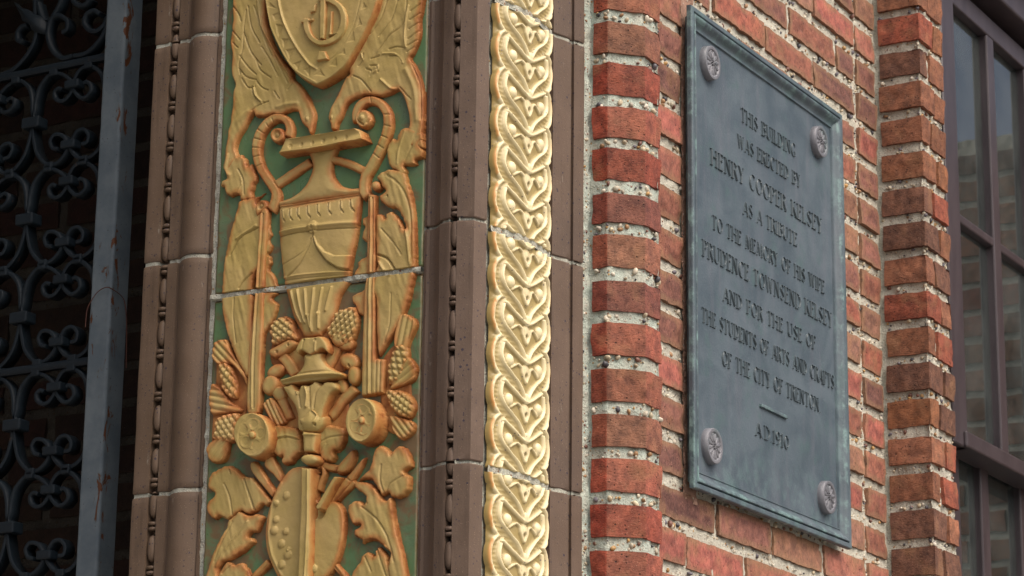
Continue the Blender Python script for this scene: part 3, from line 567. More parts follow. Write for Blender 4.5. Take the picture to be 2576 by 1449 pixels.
def relief(name, tile, poly, H, He=None, r=9, det=(), smooth=True, sharpk=4, cell=0.00105, label=None, parent=None, mat='ochre', ground=0.0, dish=0):
    """one ornament: traced outline -> raised, rounded relief on the panel (H crown height mm, He wall height mm, r rounding mm)"""
    q_ = 0.75 if name == 'monogram' else 0.85 if name == 'rosette_disc' else 1.0 if H > 45 or parent is not None else 0.74 if H > 33 else 0.46
    H *= 0.001 * q_; He = H * 0.5 if He is None else He * 0.00085 * q_; r *= 0.001 * (0.5 + 0.5 * q_); HT = H; H = H + ground * 0.001
    if name not in ('pine_cone', 'fruit', 'acorn_cup', 'volute', 'knob', 'urn_body', 'urn_neck', 'petal', 'pedestal', 'bud'): He = max(He, 0.7 * HT); r *= 0.72
    P = np.array([T2p(x, y, H) for x, y in poly])
    if smooth: P = catmull(P, True, sharpk if name != 'leaf' else 9)
    if name == 'leaf':                         # small scalloped lobes along the leaf edge
        L_ = np.concatenate([[0], np.cumsum(np.linalg.norm(np.diff(P, axis=0), axis=1))]); tg = np.roll(P, -1, 0) - np.roll(P, 1, 0); tg /= np.linalg.norm(tg, axis=1)[:, None] + 1e-9
        am = 0.0011 * (0.5 + 0.5 * noise(np.stack([P[:, 0], P[:, 1], 0 * L_], -1), 40, 3)); lob = (np.abs(np.sin(L_ * math.pi / 0.0125)) - 0.7) * am * 1.6
        P = P + np.stack([tg[:, 1], -tg[:, 0]], -1) * lob[:, None] * np.sign(-np.sum(P[:, 0] * np.roll(P[:, 1], -1) - np.roll(P[:, 0], -1) * P[:, 1])) * -1
    if tile: P_lo, P_hi = P.min(0) - 0.002, P.max(0) + 0.002
    U, V = np.meshgrid(np.arange(P_lo[0], P_hi[0], cell), np.arange(P_lo[1], P_hi[1], cell))
    d, nx, ny = sdf(U, V, P)
    g = 0.0042; jl = jline(U); clip = None
    if tile == 'up': dj = V - jl - g; yl = jl + g
    elif tile == 'lo': dj = jl - g - V; yl = jl - g
    use = dj < d; inside_pt = d > 0
    nx = np.where(use & inside_pt, U, nx); ny = np.where(use & inside_pt, yl, ny); d0 = d.copy(); d = np.minimum(d, dj)
    bnd = d < 0.35 * cell
    U2 = np.where(bnd, nx, U); V2 = np.where(bnd, ny, V)
    x = np.clip(d0, 0, None)
    h = He * np.clip(x / 0.0032, 0, 1) ** 0.6 + (HT - He) * np.sqrt(np.clip(1 - (1 - np.clip(x / r, 0, 1)) ** 2, 0, 1))
    if dish: h -= dish * 0.001 * np.clip((x - 0.004) / 0.012, 0, 1)
    for dt in det:
        k = dt[0]
        if k == 'l':                           # ridge (+) or groove (-) along a traced line
            pl = catmull([T2p(a, b, H) for a, b in dt[1]], False, 3) if len(dt[1]) > 2 else np.array([T2p(a, b, H) for a, b in dt[1]])
            h = h + dt[3] * 0.00135 * np.exp(-(seg_d(U, V, pl) / (dt[2] * 0.68 * TS)) ** 2)
        elif k == 's':                         # step: raise the side left of the line
            pl = [T2p(a, b, H) for a, b in dt[1]]; (a, b), (c, e) = pl; nn = ((U - a) * (e - b) - (V - b) * (c - a)) / math.hypot(c - a, e - b)
            h = h + dt[2] * 0.001 * np.clip(nn / 0.002 + 0.5, 0, 1)
        elif k == 'b':                         # dome
            c = T2p(dt[1], dt[2], H); a_ = math.radians(dt[5]); uu, vv = U - c[0], V - c[1]
            qx = (uu * math.cos(a_) + vv * math.sin(a_)) / (dt[3] * TS); qy = (-uu * math.sin(a_) + vv * math.cos(a_)) / (dt[4] * TS)
            h = h + dt[6] * 0.001 * np.sqrt(np.clip(1 - qx**2 - qy**2, 0, 1))
        elif k == 'p':                         # raised (or sunk) polygon
            dd, _, _ = sdf(U, V, np.array([T2p(a, b, H) for a, b in dt[1]])); h = h + dt[2] * 0.001 * np.clip(dd / 0.0022, 0, 1)
        elif k == 'f':                         # flutes across between two edges, n flutes
            c0, c1, n_ = dt[1], dt[2], dt[3]; a, b = T2p(*c0, H), T2p(*c1, H); q = ((U - a[0]) * (b[0] - a[0]) + (V - a[1]) * (b[1] - a[1])) / ((b[0] - a[0]) ** 2 + (b[1] - a[1]) ** 2)
            h = h + dt[4] * 0.001 * np.abs(np.sin(math.pi * n_ * q))
        elif k == 'x':                         # scales / berries: crossing waves
            uu, vv = U - P.mean(0)[0], V - P.mean(0)[1]; a_ = math.radians(dt[3]); p1 = uu * math.cos(a_) + vv * math.sin(a_); p2 = -uu * math.sin(a_) + vv * math.cos(a_); wv = dt[1] * TS
            q1 = (p1 + p2 * 0.62) / wv; q2 = (p1 - p2 * 0.62) / wv
            msk = np.clip(x / 0.004, 0, 1)
            if len(dt) > 4: ell = dt[4]; cc = T2p(ell[0], ell[1], H); b_ = math.radians(ell[4]); e1 = ((U - cc[0]) * math.cos(b_) + (V - cc[1]) * math.sin(b_)) / (ell[2] * TS); e2 = (-(U - cc[0]) * math.sin(b_) + (V - cc[1]) * math.cos(b_)) / (ell[3] * TS); msk = msk * (e1**2 + e2**2 < 1)
            h = h + dt[2] * 0.001 * (np.abs(np.sin(math.pi * q1)) * np.abs(np.sin(math.pi * q2)) - 0.3) * msk
    wob = np.stack([U, V, 0 * U], -1); h = h + fbm(wob, 45, 3, len(name)) * 0.0006 + noise(wob, 16, 5) * 0.0007
    if name in ('leaf', 'bird'): h = h + noise(np.stack([U + 0.3 * V, V * 0.22, 0 * U], -1), 170, 7) * 0.00055 + noise(np.stack([U + 0.3 * V, V * 0.3, 0 * U], -1), 60, 9) * 0.0007
    h = np.where(bnd, -0.004, np.maximum(h, 0.001)) + ground * 0.001
    keep = d > -0.9 * cell * 1.42; keep &= (d0 > -0.9 * cell * 1.42) & (dj > -cell * 1.42)
    n_, m_ = U.shape; Fc = gridF(n_, m_); k2 = keep.ravel()[Fc].all(1) & (d.ravel()[Fc] > 0).any(1); Fc = Fc[k2]
    if not len(Fc): return None
    ids = np.unique(Fc); mp = np.zeros(n_ * m_, np.int64); mp[ids] = np.arange(len(ids))
    VV = np.stack([np.full(U.shape, PXP) - h, YE - U2, V2], -1).reshape(-1, 3)[ids]
    o = mk(name, VV, mp[Fc][:, ::-1].copy(), M[mat], parent or PANEL[tile], {'dist': (np.clip(d0, 0, 1) * (0.12 if name == 'backing' else 2.6 if H > 0.024 or len(name) < 0 else 1.0)).ravel()[ids]})
    if label: o['label'] = label
    return o
def both(name, poly, *a, **k): return [relief(name, tl, poly, *a, **k) for tl in ('up', 'lo')]
def stroke(pts, w0, w1=None):                  # traced centre line with width -> outline
    w1 = w0 if w1 is None else w1; P = catmull(pts, False, 4) if len(pts) > 2 else np.array(pts, float); n = len(P); tg = np.gradient(P, axis=0); tg /= np.linalg.norm(tg, axis=1)[:, None] + 1e-9; nn = np.stack([-tg[:, 1], tg[:, 0]], -1)
    wd = np.linspace(w0, w1, n)[:, None] / 2; return [tuple(p) for p in np.concatenate([P + nn * wd, (P - nn * wd)[::-1]])]
def ellipse(cx, cy, rx, ry, a=0, n=28):
    a = math.radians(a); return [(cx + rx * math.cos(q) * math.cos(a) - ry * math.sin(q) * math.sin(a), cy + rx * math.cos(q) * math.sin(a) + ry * math.sin(q) * math.cos(a)) for q in np.linspace(0, 2 * math.pi, n, endpoint=False)]
UR = YE - K0[1]
for tile, lab in (('up', 'green glazed panel with ochre shield, two birds and a handled urn in relief'), ('lo', 'green glazed panel with ochre pine cones, rosettes, leaves and a painter\'s palette in relief')):
    zb = JA[1] if tile == 'up' else ZB
    t = PANEL[tile] = thing('terracotta_panel', (PXP, (YE + K0[1]) / 2, zb), lab, 'terracotta panel', 'glazed terracotta panels')
    uu = np.linspace(0.001, UR - 0.001, 140); nr = 340; rows = np.linspace(0, 1, nr)
    jt = jline(uu) + (0.0042 if tile == 'up' else -0.0042); other = np.full_like(uu, ZT + 0.1 if tile == 'up' else ZB)
    lo_, hi_ = (jt, other) if tile == 'up' else (other, jt)
    Vv = lo_[None] + (hi_ - lo_)[None] * rows[:, None]; Uu = np.broadcast_to(uu, Vv.shape)
    hh = noise(np.stack([Uu, Vv, 0 * Vv], -1), 30, 2) * 0.0008 + fbm(np.stack([Uu, Vv, 0 * Vv], -1), 90, 2, 8) * 0.0004
    e = np.minimum(np.minimum(Uu, UR - Uu), np.minimum(Vv - lo_, hi_ - Vv)); hh = hh - 0.004 * np.exp(-e / 0.002); hh[0] = -0.03; hh[-1] = -0.03; hh[:, 0] = -0.03; hh[:, -1] = -0.03
    mk('ground', np.stack([PXP - hh, YE - Uu, Vv], -1), gridF(*Vv.shape)[:, ::-1].copy(), M['green' if tile == 'up' else 'green2'], t, {'dist': e.ravel()})
# bed joint between the two panels
uu = np.linspace(0, UR, 160); vv = np.linspace(-0.0055, 0.0055, 9); Uu, Dv = np.meshgrid(uu, vv)
hh = 0.0075 + fbm(np.stack([Uu, Dv, 0 * Uu], -1), 90, 3, 6) * 0.0022 - 0.01 * (np.abs(Dv) > 0.005)
mk('mortar', np.stack([PXP - hh, YE - Uu, jline(Uu) + Dv], -1), gridF(*Uu.shape)[:, ::-1].copy(), M['joint'], PANEL['lo'])
#@MOTIFS
A = lambda *l: [(l[i], l[i + 1]) for i in range(0, len(l), 2)]      # absolute traced points
B1_ = lambda *l: pairs(l, 1)
C2_ = lambda *l: pairs(l, 2)
D3_ = lambda *l: pairs(l, 3)
# --- shield with monogram
sh = relief('shield', 'up', A(700,-260, 705,-100, 720,0, 745,130, 780,300, 830,420, 900,560, 960,660, 1040,750, 1120,810, 1200,850, 1245,858, 1300,838, 1370,800, 1460,740, 1560,650, 1620,540, 1700,400, 1770,260, 1830,130, 1870,0, 1895,-120, 1900,-260), 34, 30, 5, [
    ('l', A(865,-100, 880,40, 905,160, 960,300, 1050,470, 1120,570, 1190,655, 1250,690), 16, 2.6), ('l', A(1250,690, 1300,640, 1440,560, 1560,380, 1640,200, 1690,0, 1700,-100), 9, -0.8),
    ('p', A(760,70, 860,90, 780,20), -2), ('p', A(800,150, 890,110, 900,190, 830,215), -1.8), ('p', A(840,240, 930,250, 870,380, 850,330), -2.2), ('p', A(900,390, 985,385, 920,490), -2), ('p', A(940,500, 1040,480, 975,605), -2.2), ('p', A(1010,640, 1105,600, 1060,705), -2), ('p', A(1120,700, 1195,655, 1185,780), -2),
    ('p', A(1220,760, 1290,690, 1340,770), -1.6), ('p', A(1370,660, 1450,570, 1460,670), -1.6), ('p', A(1460,550, 1530,480, 1545,550), -1.6), ('p', A(1545,430, 1620,290, 1640,410), -1.6), ('p', A(1640,280, 1680,160, 1710,250), -1.6), ('p', A(1690,100, 1720,10, 1760,75), -1.6),
    ('l', A(735,-100, 790,250, 930,560, 1050,715, 1240,825), 10, 0.8)])
def onsh(name, pts, H=42): return relief(name, 'up', pts, H, H - 1.2, 2.5, parent=sh, smooth=False)
relief('monogram', 'up', stroke(A(1145,165, 1142,240, 1160,320, 1205,390, 1280,428, 1370,415, 1450,365, 1505,280, 1520,180, 1495,90, 1440,30, 1370,-5, 1300,-15, 1255,-10), 82), 42, 40, 3, parent=sh, smooth=False)
onsh('monogram', A(1055,190, 1110,200, 1165,185, 1225,158, 1215,205, 1180,225, 1120,235, 1085,240), 42.6); onsh('monogram', A(1272,-60, 1352,-60, 1345,200, 1332,400, 1265,400, 1270,200), 43.5); onsh('monogram', A(1380,105, 1415,85, 1405,320, 1470,300, 1480,345, 1340,372, 1350,340, 1365,320), 43); onsh('monogram', A(1265,500, 1340,495, 1378,600, 1310,612, 1230,628), 42)
onsh('monogram', A(1210,60, 1262,-40, 1250,40, 1240,120, 1150,150), 41.5)
# --- birds
fe = lambda *ls: [('l', A(*l), 11, -1.9) for l in ls]
relief('bird', 'up', A(392,-200, 400,0, 392,100, 400,200, 385,330, 372,430, 395,540, 385,650, 390,760, 420,850, 400,930, 395,1040, 380,1150, 370,1250, 345,1390, 325,1480, 320,1600, 300,1680, 350,1730, 450,1580, 432,1500, 442,1440, 470,1370, 520,1290, 570,1200, 612,1140, 625,1170, 650,1175, 720,1172, 800,1150, 880,1160, 940,1130, 1010,1108, 1055,1125, 1072,1180, 1092,1235, 1140,1285, 1162,1335, 1185,1348, 1205,1320, 1222,1240, 1235,1150, 1210,1075, 1170,980, 1120,895, 1060,825, 1015,785, 1000,700, 880,560, 790,380, 730,150, 715,-200), 23, 15, 13,
    fe((540,100, 520,250, 510,480, 470,640, 480,740), (410,60, 470,150, 490,210), (400,300, 440,350, 480,400), (410,430, 460,480), (480,560, 560,670, 640,745), (475,690, 540,770, 640,800), (500,790, 560,880, 630,870), (560,60, 590,260, 680,430), (520,330, 590,520, 690,650), (640,590, 680,700, 790,780), (620,60, 690,260, 740,420, 800,560), (700,470, 780,600, 860,760), (650,820, 700,880, 760,905), (830,560, 900,700, 960,830), (600,870, 615,950, 680,1020, 720,1030), (830,920, 870,990), (600,1110, 660,1060, 760,1020), (960,900, 1010,830)) +
    [('l', A(660,0, 700,250, 800,450, 920,660, 1000,790), 14, 2.4), ('l', A(620,870, 640,960, 700,1030), 15, 2.4), ('b', 1155,1195, 17, 22, 0, 2.2), ('l', A(860,1075, 960,1050, 1060,1040), 30, 2), ('l', A(340,1360, 430,1240, 560,1120), 45, 2.2)])
relief('bird', 'up', A(1880,-200, 1870,0, 1830,150, 1770,280, 1700,410, 1620,540, 1580,600, 1560,680, 1572,745, 1545,760, 1500,840, 1455,940, 1400,1040, 1368,1120, 1358,1190, 1382,1250, 1390,1305, 1418,1312, 1450,1300, 1462,1240, 1500,1170, 1530,1090, 1565,1035, 1640,985, 1750,962, 1890,972, 1990,942, 2062,905, 2112,970, 2150,1080, 2172,1200, 2168,1275, 2095,1300, 2050,1395, 2180,1470, 2320,1490, 2318,1400, 2312,1330, 2325,1250, 2325,1000, 2310,850, 2280,740, 2232,640, 2192,580, 2222,530, 2270,420, 2292,330, 2290,200, 2310,100, 2312,-200), 23, 15, 13,
    fe((2160,-60, 2150,120, 2100,260, 1970,370, 1820,580), (2070,0, 2000,200, 1880,360), (1960,0, 1900,180, 1790,340), (2290,40, 2200,110), (2290,130, 2190,200), (2285,220, 2180,290), (2280,310, 2170,390), (2260,400, 2160,460), (2230,470, 2160,520), (1980,490, 2060,470, 2150,480), (1980,560, 2060,560, 2110,620), (1720,540, 1715,600, 1670,660), (1800,590, 1880,560), (1790,660, 1860,660, 1870,720), (1750,690, 1800,710, 1790,760), (1620,760, 1700,800, 1800,920), (2090,880, 2200,1000), (2210,650, 2290,850, 2300,1200)) +
    [('l', A(2150,480, 2140,300, 2180,60), 14, 2.2), ('l', A(1870,660, 1868,700, 1830,730), 13, 2.4), ('l', A(1705,540, 1720,600), 12, 2.2), ('l', A(1920,540, 2040,540, 2120,630), 13, 1.8), ('l', A(1900,800, 2000,890, 2050,900), 18, 2.2), ('b', 1405,1180, 17, 24, 0, 2.2), ('l', A(2150,700, 2240,900, 2260,1200), 40, 2)])
# --- urn handles
relief('handle', 'up', stroke(A(955,1385, 972,1300, 950,1225, 895,1185, 830,1180, 760,1220, 700,1290, 660,1370, 640,1470, 645,1580, 680,1690, 740,1790, 800,1880, 835,1950, 825,2020, 800,2080, 775,2120), 92, 112), 24, 13, 12, [('l', A(900,1235, 850,1215, 800,1240, 735,1330, 700,1440, 700,1540, 730,1640, 790,1740), 18, -1.6)] + [('l', A(*l), 10, -1.4) for l in ((660,1300, 730,1350), (625,1390, 700,1410), (600,1480, 690,1490), (605,1580, 700,1560), (630,1680, 720,1640), (745,1245, 770,1290), (800,1190, 815,1240))], smooth=False)
relief('volute', 'up', ellipse(852, 1358, 78, 84), 30, 24, 6, [('b', 850, 1355, 45, 50, 0, -5), ('b', 850, 1352, 22, 24, 0, 3)])
relief('handle', 'up', stroke(A(1650,1230, 1645,1140, 1680,1060, 1750,1010, 1830,1010, 1905,1060, 1955,1150, 1960,1260, 1935,1370, 1895,1470, 1845,1570, 1790,1670, 1735,1760, 1715,1850, 1722,1930, 1760,1985), 98, 112), 24, 13, 12, [('l', A(1700,1160, 1780,1110, 1850,1120, 1905,1230), 16, -1.5)] + [('l', A(*l), 10, -1.3) for l in ((1930,1150, 1990,1150), (1910,1250, 1990,1270), (1900,1360, 1960,1390), (1860,1450, 1920,1490), (1820,1540, 1880,1590), (1790,970, 1800,1030))], smooth=False)
relief('volute', 'up', ellipse(1718, 1190, 86, 100), 29, 23, 7, [('l', A(1718,1250, 1660,1200, 1690,1120, 1760,1110, 1790,1180, 1760,1230), 13, -3), ('b', 1712,1185, 26, 30, 0, 3.5)])
relief('brace', 'up', stroke(A(830,1860, 1000,1745, 1190,1620), 98), 18, 10, 12, smooth=False); relief('brace', 'up', stroke(A(1385,1592, 1560,1640, 1735,1725), 92), 18, 10, 12, smooth=False)
# --- urn
urn = [both('urn_body', A(860,2058, 1000,2035, 1300,1985, 1500,1955, 1685,1928, 1680,1990, 1665,2150, 1645,2309, 1622,2450, 1600,2560, 1572,2722, 1552,2830, 1470,2960, 1430,3100, 1382,3270, 1295,3345, 1280,3378, 1110,3390, 1060,3318, 1000,3208, 958,3070, 918,2920, 905,2870, 880,2700, 858,2500, 850,2400, 850,2150), 31, 14, 62, [
    ('l', A(850,2062, 1250,2000, 1690,1928), 14, 2.4), ('l', A(850,2085, 1250,2022, 1690,1950), 9, -2.2), ('l', A(860,2098, 1250,2034, 1690,1962), 7, -1.6), ('l', A(850,2335, 1200,2280, 1655,2235), 30, 3.0), ('l', A(850,2378, 1200,2322, 1655,2284), 9, -2.4), ('l', A(850,2318, 1180,2268), 8, -1.2),
    ('b', 1215,2285, 62, 66, 0, 4.5), ('b', 1215,2290, 20, 22, 0, -3), ('l', A(1215,2340, 1170,2480, 1090,2640, 1000,2740, 900,2810), 12, -2.4), ('l', A(1190,2400, 1130,2520, 1020,2600, 870,2670), 10, -1.2), ('p', A(1215,2330, 1260,2440, 1340,2530, 1440,2570, 1600,2560, 1590,2640, 1570,2712, 1460,2700, 1340,2620, 1260,2500, 1225,2400), 4.5), ('l', A(1215,2330, 1225,2420, 1280,2530, 1370,2640, 1480,2705, 1570,2715), 12, -2), ('l', A(905,2790, 1200,2755, 1550,2730), 13, 2.0), ('l', A(905,2820, 1200,2790, 1550,2760), 9, -1.6)] +
    [('l', A(x, 2080 - (x - 860) * 0.155 + 40, x + 8, 2080 - (x - 860) * 0.155 + 110, x + 35, 2080 - (x - 860) * 0.155 + 150), 11, -1.8) for x in (890, 970, 1050, 1150, 1250, 1360, 1480, 1580)] + [('l', A(x + 14, 2080 - (x - 860) * 0.155 + 40, x + 22, 2080 - (x - 860) * 0.155 + 110), 10, 1.3) for x in (890, 970, 1050, 1150, 1250, 1360, 1480, 1580)] +
    [('l', A(*l), 15, 3.2) for l in ((990,2930, 1040,3130, 1090,3240), (1060,2920, 1090,3100, 1130,3240), (1135,2915, 1150,3100, 1150,3180), (1225,2905, 1215,3060, 1195,3200, 1200,3330), (1310,2900, 1280,3080, 1270,3160), (1400,2890, 1340,3120), (1165,3170, 1185,3300), (1275,3150, 1265,3300))])]
relief('urn_neck', 'up', A(1120,1500, 1168,1590, 1186,1670, 1170,1740, 1125,1840, 1045,1925, 955,1980, 855,2012, 855,2075, 1250,2012, 1690,1945, 1685,1876, 1565,1878, 1470,1848, 1412,1770, 1390,1685, 1400,1600, 1435,1520, 1440,1470, 1120,1480), 30, 12, 30)
relief('urn_rim', 'up', A(930,1385, 1290,1330, 1640,1275, 1682,1300, 1728,1400, 1600,1432, 1480,1452, 1200,1508, 1000,1530, 848,1552, 885,1490), 40, 34, 4, [('l', A(1000,1440, 1300,1395, 1690,1330), 60, -3), ('l', A(930,1400, 1290,1345, 1650,1290), 12, 2), ('l', A(860,1540, 1200,1495, 1600,1420, 1720,1395), 14, 3)] + [('b', x, 1450 - (x - 1100) * 0.16, 20, 30, 20, -2.4) for x in (980, 1090, 1200, 1310, 1430, 1540)], smooth=False)
# --- left side : leaf, rod, horn
relief('leaf', 'up', A(322,1600, 298,1680, 332,1750, 330,1790, 290,1815, 275,1870, 312,1880, 320,1935, 372,1975, 440,1955, 470,1975, 480,2020, 600,2000, 600,1930, 622,1850, 650,1785, 590,1640, 552,1660, 545,1610, 530,1588, 500,1560, 480,1545, 455,1570, 435,1560, 430,1480, 350,1480), 22, 12, 13, [('l', A(460,1700, 510,1800, 520,1950), 12, -1.8), ('l', A(360,1560, 330,1720, 370,1760), 30, 1.8), ('l', A(450,1960, 500,1850), 14, 1.2)])
both('leaf', A(470,2010, 440,2090, 395,2250, 355,2400, 322,2550, 302,2700, 288,2890, 285,2960, 290,3140, 320,3290, 365,3440, 430,3600, 500,3730, 545,3800, 600,3700, 605,3000, 600,2880, 640,2740, 720,2650, 720,2200, 690,2080, 640,2040, 660,1990, 745,1910, 660,1960, 560,1985), 24, 13, 18, [('l', A(660,2290, 560,2340, 470,2400, 400,2520, 380,2560), 13, -3), ('l', A(640,2270, 540,2340, 450,2400), 20, 2), ('l', A(600,2750, 510,2830, 470,2900), 12, -3), ('l', A(420,3000, 410,3200, 440,3450), 10, -1.4)])
relief('leaf', 'up', A(725,2150, 765,2190, 780,2300, 798,2360, 770,2410, 792,2450, 806,2490, 775,2540, 762,2555, 790,2590, 792,2650, 768,2710, 800,2740, 832,2790, 848,2900, 700,2930, 690,2400), 15, 9, 9)
relief('leaf', 'lo', A(690,2960, 860,2940, 800,3000, 855,3050, 852,3110, 830,3180, 800,3250, 740,3330, 712,3450, 705,3650, 680,3800, 650,3400), 17, 9, 10)
both('rod', A(700,2070, 762,2110, 752,2300, 735,2600, 728,2850, 722,3000, 712,3300, 695,3700, 672,4150, 540,4150, 545,3800, 560,3500, 590,3200, 612,2990, 632,2800, 650,2500, 668,2200), 27, 17, 12, [('l', A(675,2150, 655,2500, 630,2900, 608,3200, 590,3600, 580,4100), 9, -2.6), ('l', A(715,2150, 690,2500, 668,2900, 645,3200, 625,3600, 615,4100), 9, -2.4), ('l', A(695,2150, 675,2500, 650,2900, 628,3200, 606,3600, 598,4100), 8, 2)])
relief('volute', 'up', A(640,2040, 690,2000, 740,2010, 765,2070, 730,2110, 680,2150, 640,2180, 622,2120), 30, 22, 8, [('b', 685, 2068, 38, 42, 0, -4), ('b', 690,2066, 18, 20, 0, 3)])
# --- right side
relief('leaf', 'up', A(2168,1272, 2090,1295, 2050,1392, 2012,1380, 1965,1440, 1945,1520, 1962,1640, 1992,1690, 2060,1730, 2095,1790, 2150,1720, 2122,1665, 2190,1664, 2250,1650, 2242,1605, 2312,1580, 2320,1510, 2285,1450, 2320,1400, 2310,1330), 24, 13, 14, [('l', A(2250,1330, 2200,1480, 2120,1640), 16, -1.6), ('l', A(2140,1320, 2080,1480, 2060,1640), 14, 1.2)])
both('leaf', A(1992,1690, 1930,1705, 1872,1738, 1840,1790, 1872,1820, 1900,1885, 1932,1920, 1872,1960, 1880,2020, 1960,2080, 2042,2100, 2092,2170, 2140,2290, 2130,2300, 2072,2190, 2002,2120, 1942,2140, 1930,2190, 1890,2140, 1838,2170, 1838,2600, 1850,2660, 1800,2900, 1838,3000, 1845,3350, 1862,3580, 1900,3540, 1945,3465, 2050,3320, 2120,3160, 2172,3030, 2205,2890, 2240,2700, 2245,2450, 2230,2150, 2200,1950, 2160,1830, 2128,1720), 25, 14, 18, [('l', A(1960,1760, 2080,1850, 2170,2030, 2200,2300, 2190,2650), 16, -1.5), ('l', A(2080,2170, 2140,2290, 2170,2420, 2190,2650), 22, 2.6), ('l', A(1900,2300, 2030,2450, 2100,2560), 12, -1.4), ('l', A(1860,2560, 1960,2600, 2040,2720), 14, -4), ('l', A(1880,2640, 1930,2720, 1990,2760), 22, 2.5), ('b', 2105,2255, 24, 36, 0, 2.5), ('b', 1920,1920, 14, 14, 0, -4), ('b', 1965,1968, 10, 12, 0, -4), ('l', A(2000,2950, 1990,3250, 1930,3450), 10, -1.3)])
relief('leaf', 'up', A(1790,2150, 1748,2170, 1712,2190, 1705,2250, 1730,2280, 1712,2340, 1705,2400, 1752,2440, 1790,2440), 16, 9, 8); relief('leaf', 'up', A(1790,2570, 1740,2578, 1662,2628, 1658,2680, 1620,2760, 1650,2800, 1790,2800), 17, 9, 9)
relief('leaf', 'lo', A(1750,2900, 1700,2925, 1612,2968, 1600,3030, 1640,3090, 1650,3130, 1700,3178, 1760,3160), 17, 9, 9)
both('rod', A(1755,1930, 1840,1950, 1840,2400, 1842,2760, 1842,3200, 1842,3600, 1865,3598, 1942,3605, 1935,3800, 1925,3960, 1690,3995, 1695,3700, 1705,3300, 1722,2900, 1745,2750, 1750,2400), 28, 18, 12, [('l', A(1782,1990, 1778,2500, 1760,3000, 1750,3960), 9, -2.6), ('l', A(1815,1990, 1815,2500, 1805,3000, 1800,3960), 9, -2.4), ('l', A(1800,1990, 1798,2500, 1785,3000, 1775,3960), 8, 2), ('l', A(1850,3600, 1845,3960), 9, -2.2), ('l', A(1890,3600, 1885,3960), 9, -2)], smooth=False)
relief('volute', 'up', ellipse(1838, 1865, 52, 58), 31, 24, 7, [('b', 1835, 1868, 30, 34, 0, 2.5)])
for bk in (A(830,3800, 1000,3850, 1450,3830, 1560,3900, 1570,4250, 1530,4420, 1480,4560, 900,4560, 780,4300, 820,4000), A(250,3480, 330,3470, 545,3800, 545,4150, 420,4330, 330,4560, 200,4560, 200,4200, 230,3900), A(1900,3640, 2080,3420, 2180,3500, 2200,3800, 2200,4300, 2080,4380, 1930,4300, 1890,3980), A(860,3250, 1000,3300, 1420,3280, 1600,3250, 1640,3500, 1500,3760, 900,3760, 780,3600)):
    relief('backing', 'lo', bk, 7, 4, 6)
# --- lower panel : collar leaf, acorn cups, pedestal, bell flower
relief('leaf_collar', 'lo', C2_(1105,490, 1200,478, 1292,470, 1340,520, 1365,570, 1372,620, 1352,660, 1310,625, 1285,622, 1245,655, 1215,668, 1180,685, 1135,662, 1092,640, 1062,675, 1032,650, 1032,610, 1060,550), 37, 28, 10, [('l', C2_(1120,520, 1100,640), 9, -1.6), ('l', C2_(1240,510, 1235,640), 10, 1.6), ('b', 1235,2898+518, 16, 18, 0, -3), ('b', 1125,2898+520, 12, 12, 0, -2.5), ('b', 1330,2898+690, 24, 30, 0, -6)])
relief('pine_cone', 'lo', C2_(930,270, 1010,325, 1032,430, 1065,480, 1040,540, 960,520, 845,575, 790,570, 778,480, 768,420, 800,330, 865,285), 29, 17, 20, [('x', 66, 7, 20)])
relief('pine_cone', 'lo', C2_(1640,185, 1662,340, 1625,480, 1570,570, 1450,560, 1388,530, 1338,470, 1338,410, 1400,300, 1445,230, 1540,190), 29, 17, 20, [('x', 62, 7, -20)])
relief('acorn_cup', 'lo', C2_(1000,505, 1050,545, 1020,600, 900,680, 820,710, 760,670, 765,610, 840,570, 960,505), 31, 22, 14, [('b', 850,2898+640, 16, 20, 30, -4), ('b', 965,2898+570, 12, 18, 20, -4)])
relief('acorn_cup', 'lo', ellipse(1470, 2898+505, 92, 92), 33, 24, 14, [('b', 1510,2898+530, 14, 20, 30, -4)]); relief('acorn_cup', 'lo', C2_(1520,480, 1600,500, 1622,560, 1590,620, 1520,635, 1450,590), 27, 18, 14)
relief('stem', 'lo', stroke(C2_(890,670, 960,760, 1040,880), 125), 22, 14, 14, smooth=False); relief('stem', 'lo', stroke(C2_(1450,570, 1400,690, 1340,810), 130), 22, 14, 14, smooth=False)
relief('pedestal', 'lo', C2_(1110,650, 1290,635, 1300,700, 1335,760, 1400,805, 1505,845, 1505,890, 1400,915, 1150,945, 890,978, 868,915, 980,870, 1060,815, 1095,750), 34, 18, 18, [('l', C2_(880,925, 1150,880, 1505,860), 26, 4), ('l', C2_(1000,870, 1200,845, 1400,825), 12, -1.4), ('l', C2_(890,965, 1150,930, 1505,893), 14, 2)])
for nm, e, H in (('fruit', (832, 828, 105, 70, -35), 27), ('fruit', (772, 970, 85, 112, 20), 30), ('fruit', (862, 1060, 75, 90, -30), 25), ('fruit', (1570, 735, 105, 90, 35), 27), ('fruit', (1612, 875, 66, 105, 5), 30), ('fruit', (1500, 985, 60, 90, -15), 25)):
    relief(nm, 'lo', ellipse(e[0], e[1] + 2898, *e[2:]), H, H * 0.55, 14, [('b', 1575, 2898 + 778, 14, 22, 40, -4)] if e[0] == 1570 else [])
relief('stem', 'lo', stroke(C2_(880,1100, 930,1200, 985,1330), 105), 20, 12, 12, smooth=False); relief('stem', 'lo', stroke(C2_(1640,1000, 1520,1110, 1430,1240, 1370,1300), 110), 20, 12, 12, smooth=False)
